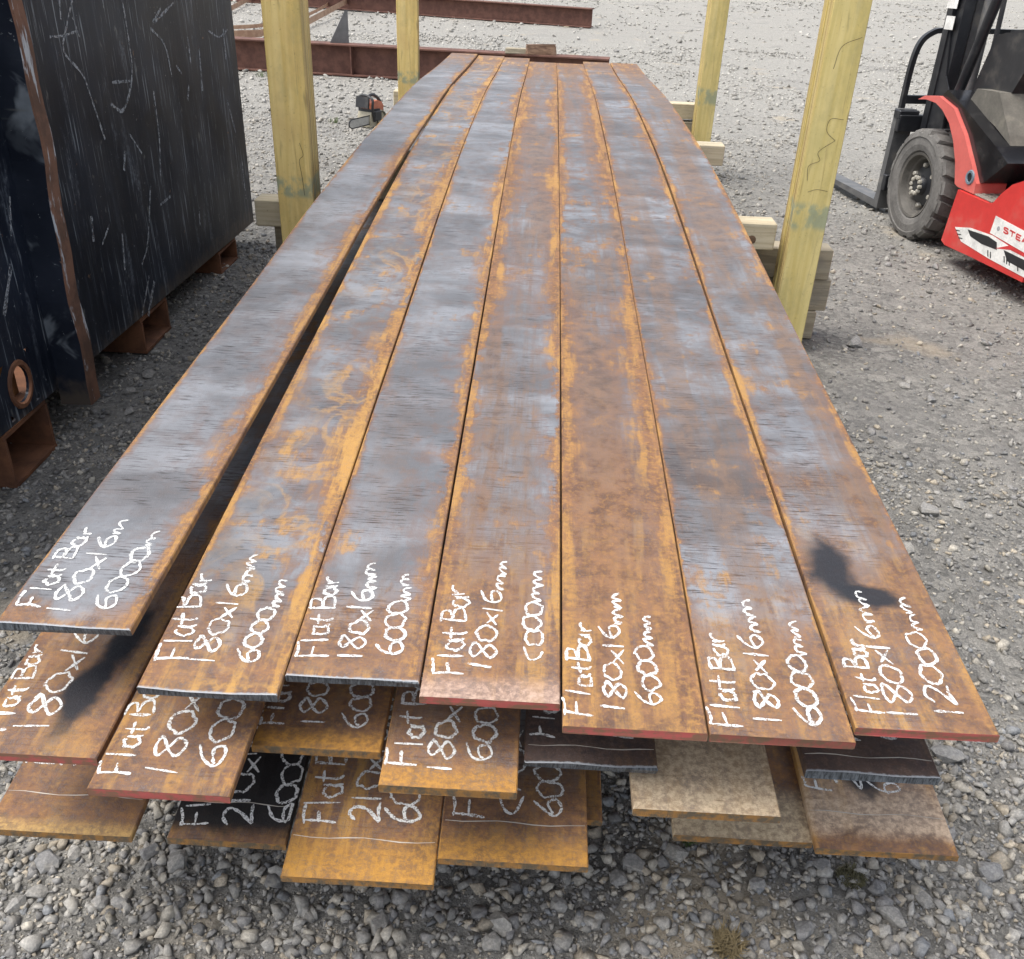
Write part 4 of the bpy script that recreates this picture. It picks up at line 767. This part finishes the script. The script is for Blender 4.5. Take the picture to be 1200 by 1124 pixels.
# side decals (printed film on the skirt)
def decal(nm, m, pix, lift): 
    pts = [floc(x, y, .570+lift) for x, y in pix]; fp(nm, m, lambda b: b.prism(pts, .5703, .570+lift))
decal('white_decal', M_WHT, [(1119, 266), (1137, 267), (1163, 276), (1205, 303), (1205, 328), (1160, 304), (1126, 283)], .0012)
M_DBLK = simple('black_decal', (.02, .02, .022), .4); M_DRED = simple('red_decal', (.55, .04, .04), .4)
decal('black_decal', M_DBLK, [(1134, 269), (1158, 277), (1168, 284), (1168, 293), (1150, 286), (1137, 277)], .0018)
decal('black_decal', M_DBLK, [(1176, 293), (1205, 307), (1205, 320), (1180, 306)], .0018)
decal('red_decal', M_DRED, [(1166, 291), (1182, 288), (1205, 300), (1205, 304), (1184, 293)], .0020)
for x_ in (1120, 1121.5, 1123): decal('black_decal', M_DBLK, [(x_, 269+(x_-1120)*3), (x_+4.5, 270+(x_-1120)*3), (x_+5, 271.2+(x_-1120)*3), (x_+.3, 270.4+(x_-1120)*3)], .0018)
for x_, y_ in ((1157, 298), (1160, 300), (1176, 305), (1179, 307), (1182, 308.5), (1192, 315)): decal('black_decal', M_DBLK, [(x_, y_-5), (x_+1.2, y_-4.5), (x_+1.2, y_+3), (x_, y_+2.5)], .0018)
decal('white_sticker', M_WHT, [(1167, 253), (1210, 276), (1210, 302), (1160, 273)], .0016)
LET = {'S': [[(.9, .9), (.5, 1.), (.1, .85), (.2, .58), (.75, .45), (.9, .2), (.5, 0), (.05, .1)]], 'T': [[(0, .97), (1, .97)], [(.5, .95), (.45, 0)]], 'E': [[(.95, .97), (.1, .97)], [(.1, 1.), (.05, 0)], [(.08, .5), (.8, .5)], [(.05, .03), (.9, .03)]], 'A': [[(0, 0), (.5, 1.), (1, 0)], [(.2, .36), (.8, .36)]]}
mb = MB(); o0, ox, oy = np.array([1175.5, 272.0]), np.array([6.2, 3.3]), np.array([.8, -6.2])
for i, ch in enumerate('STEA'):
    for st in LET[ch]:
        Q = catmull([o0+ox*(i*1.18+p[0])+oy*p[1] for p in st], 5); Q = [np.array(floc(q[0], q[1], .5722)) for q in Q]; V = []
        for j, q in enumerate(Q):
            t = Q[min(j+1, len(Q)-1)]-Q[max(j-1, 0)]; t /= max(1e-9, np.linalg.norm(t))
            for sg in (-1, 1): V.append((q[0]-t[1]*.0035*sg, .5724, q[1]+t[0]*.0035*sg))
        mb.add(V, [(2*j, 2*j+1, 2*j+3, 2*j+2) for j in range(len(Q)-1)])
mb.build('sticker_lettering', M_DRED, fk, fix=False)
fp('sticker_emblem', simple('grey_emblem', (.35, .35, .36), .5), lambda b: b.lathe([(.001, .0), (.008, .0), (.011, 0.), (.011, -.001)], 14, c=(floc(1170, 268, .572)[0], .5724, floc(1170, 268, .572)[1])))

# ------------------------------------------------------------------ small weeds
def leaf_mat(nm, c): return simple(nm, c, .7, var=.4, scale=40)
M_DRY = leaf_mat('dry_grass', (.17, .13, .065)); M_MOSS = leaf_mat('moss_weed', (.075, .068, .03)); M_GRN = leaf_mat('green_weed', (.07, .11, .03))
def tuft(label, px, py, rad, h, n, m, seed):
    r = random.Random(seed); p = onz(px, py); mb = MB()
    for i in range(n):
        a = r.uniform(0, 6.283); q = rad*math.sqrt(r.random()); b0 = Vector((q*math.cos(a), q*math.sin(a), 0)); an = r.uniform(0, 6.283); ln = h*r.uniform(.5, 1.1); ou = Vector((math.cos(an), math.sin(an), 0)); sd_ = Vector((-ou.y, ou.x, 0))*.0011*r.uniform(.7, 1.5)
        p1 = b0+ou*ln*.3+Vector((0, 0, ln*.65)); p2 = b0+ou*ln*r.uniform(.6, 1.)+Vector((0, 0, ln*r.uniform(.5, .95)))
        mb.add([b0-sd_, b0+sd_, p1+sd_*.8, p1-sd_*.8, p2], [(0, 1, 2, 3), (3, 2, 4)])
    o = mb.build('grass_tuft', m, loc=(p[0], p[1], gh(p[0], p[1])+.002), fix=False); tag(o, label, 'weed', 'weeds in the gravel')
tuft('low brown mossy tuft in the gravel by the worn pale bottom bar', 995, 1034, .022, .016, 380, M_MOSS, 1)
tuft('dry straw coloured grass tuft sprouting from the front gravel', 851, 1112, .022, .030, 300, M_DRY, 2)
tuft('tiny green weed at the tip of the muddy bottom bars', 804, 990, .009, .016, 60, M_GRN, 3)
tuft('small green weed beside the chainsaw bar', 392, 145, .05, .05, 60, M_GRN, 4)
tuft('green weed at the foot of the near beam', 308, 91, .08, .07, 60, M_GRN, 5)
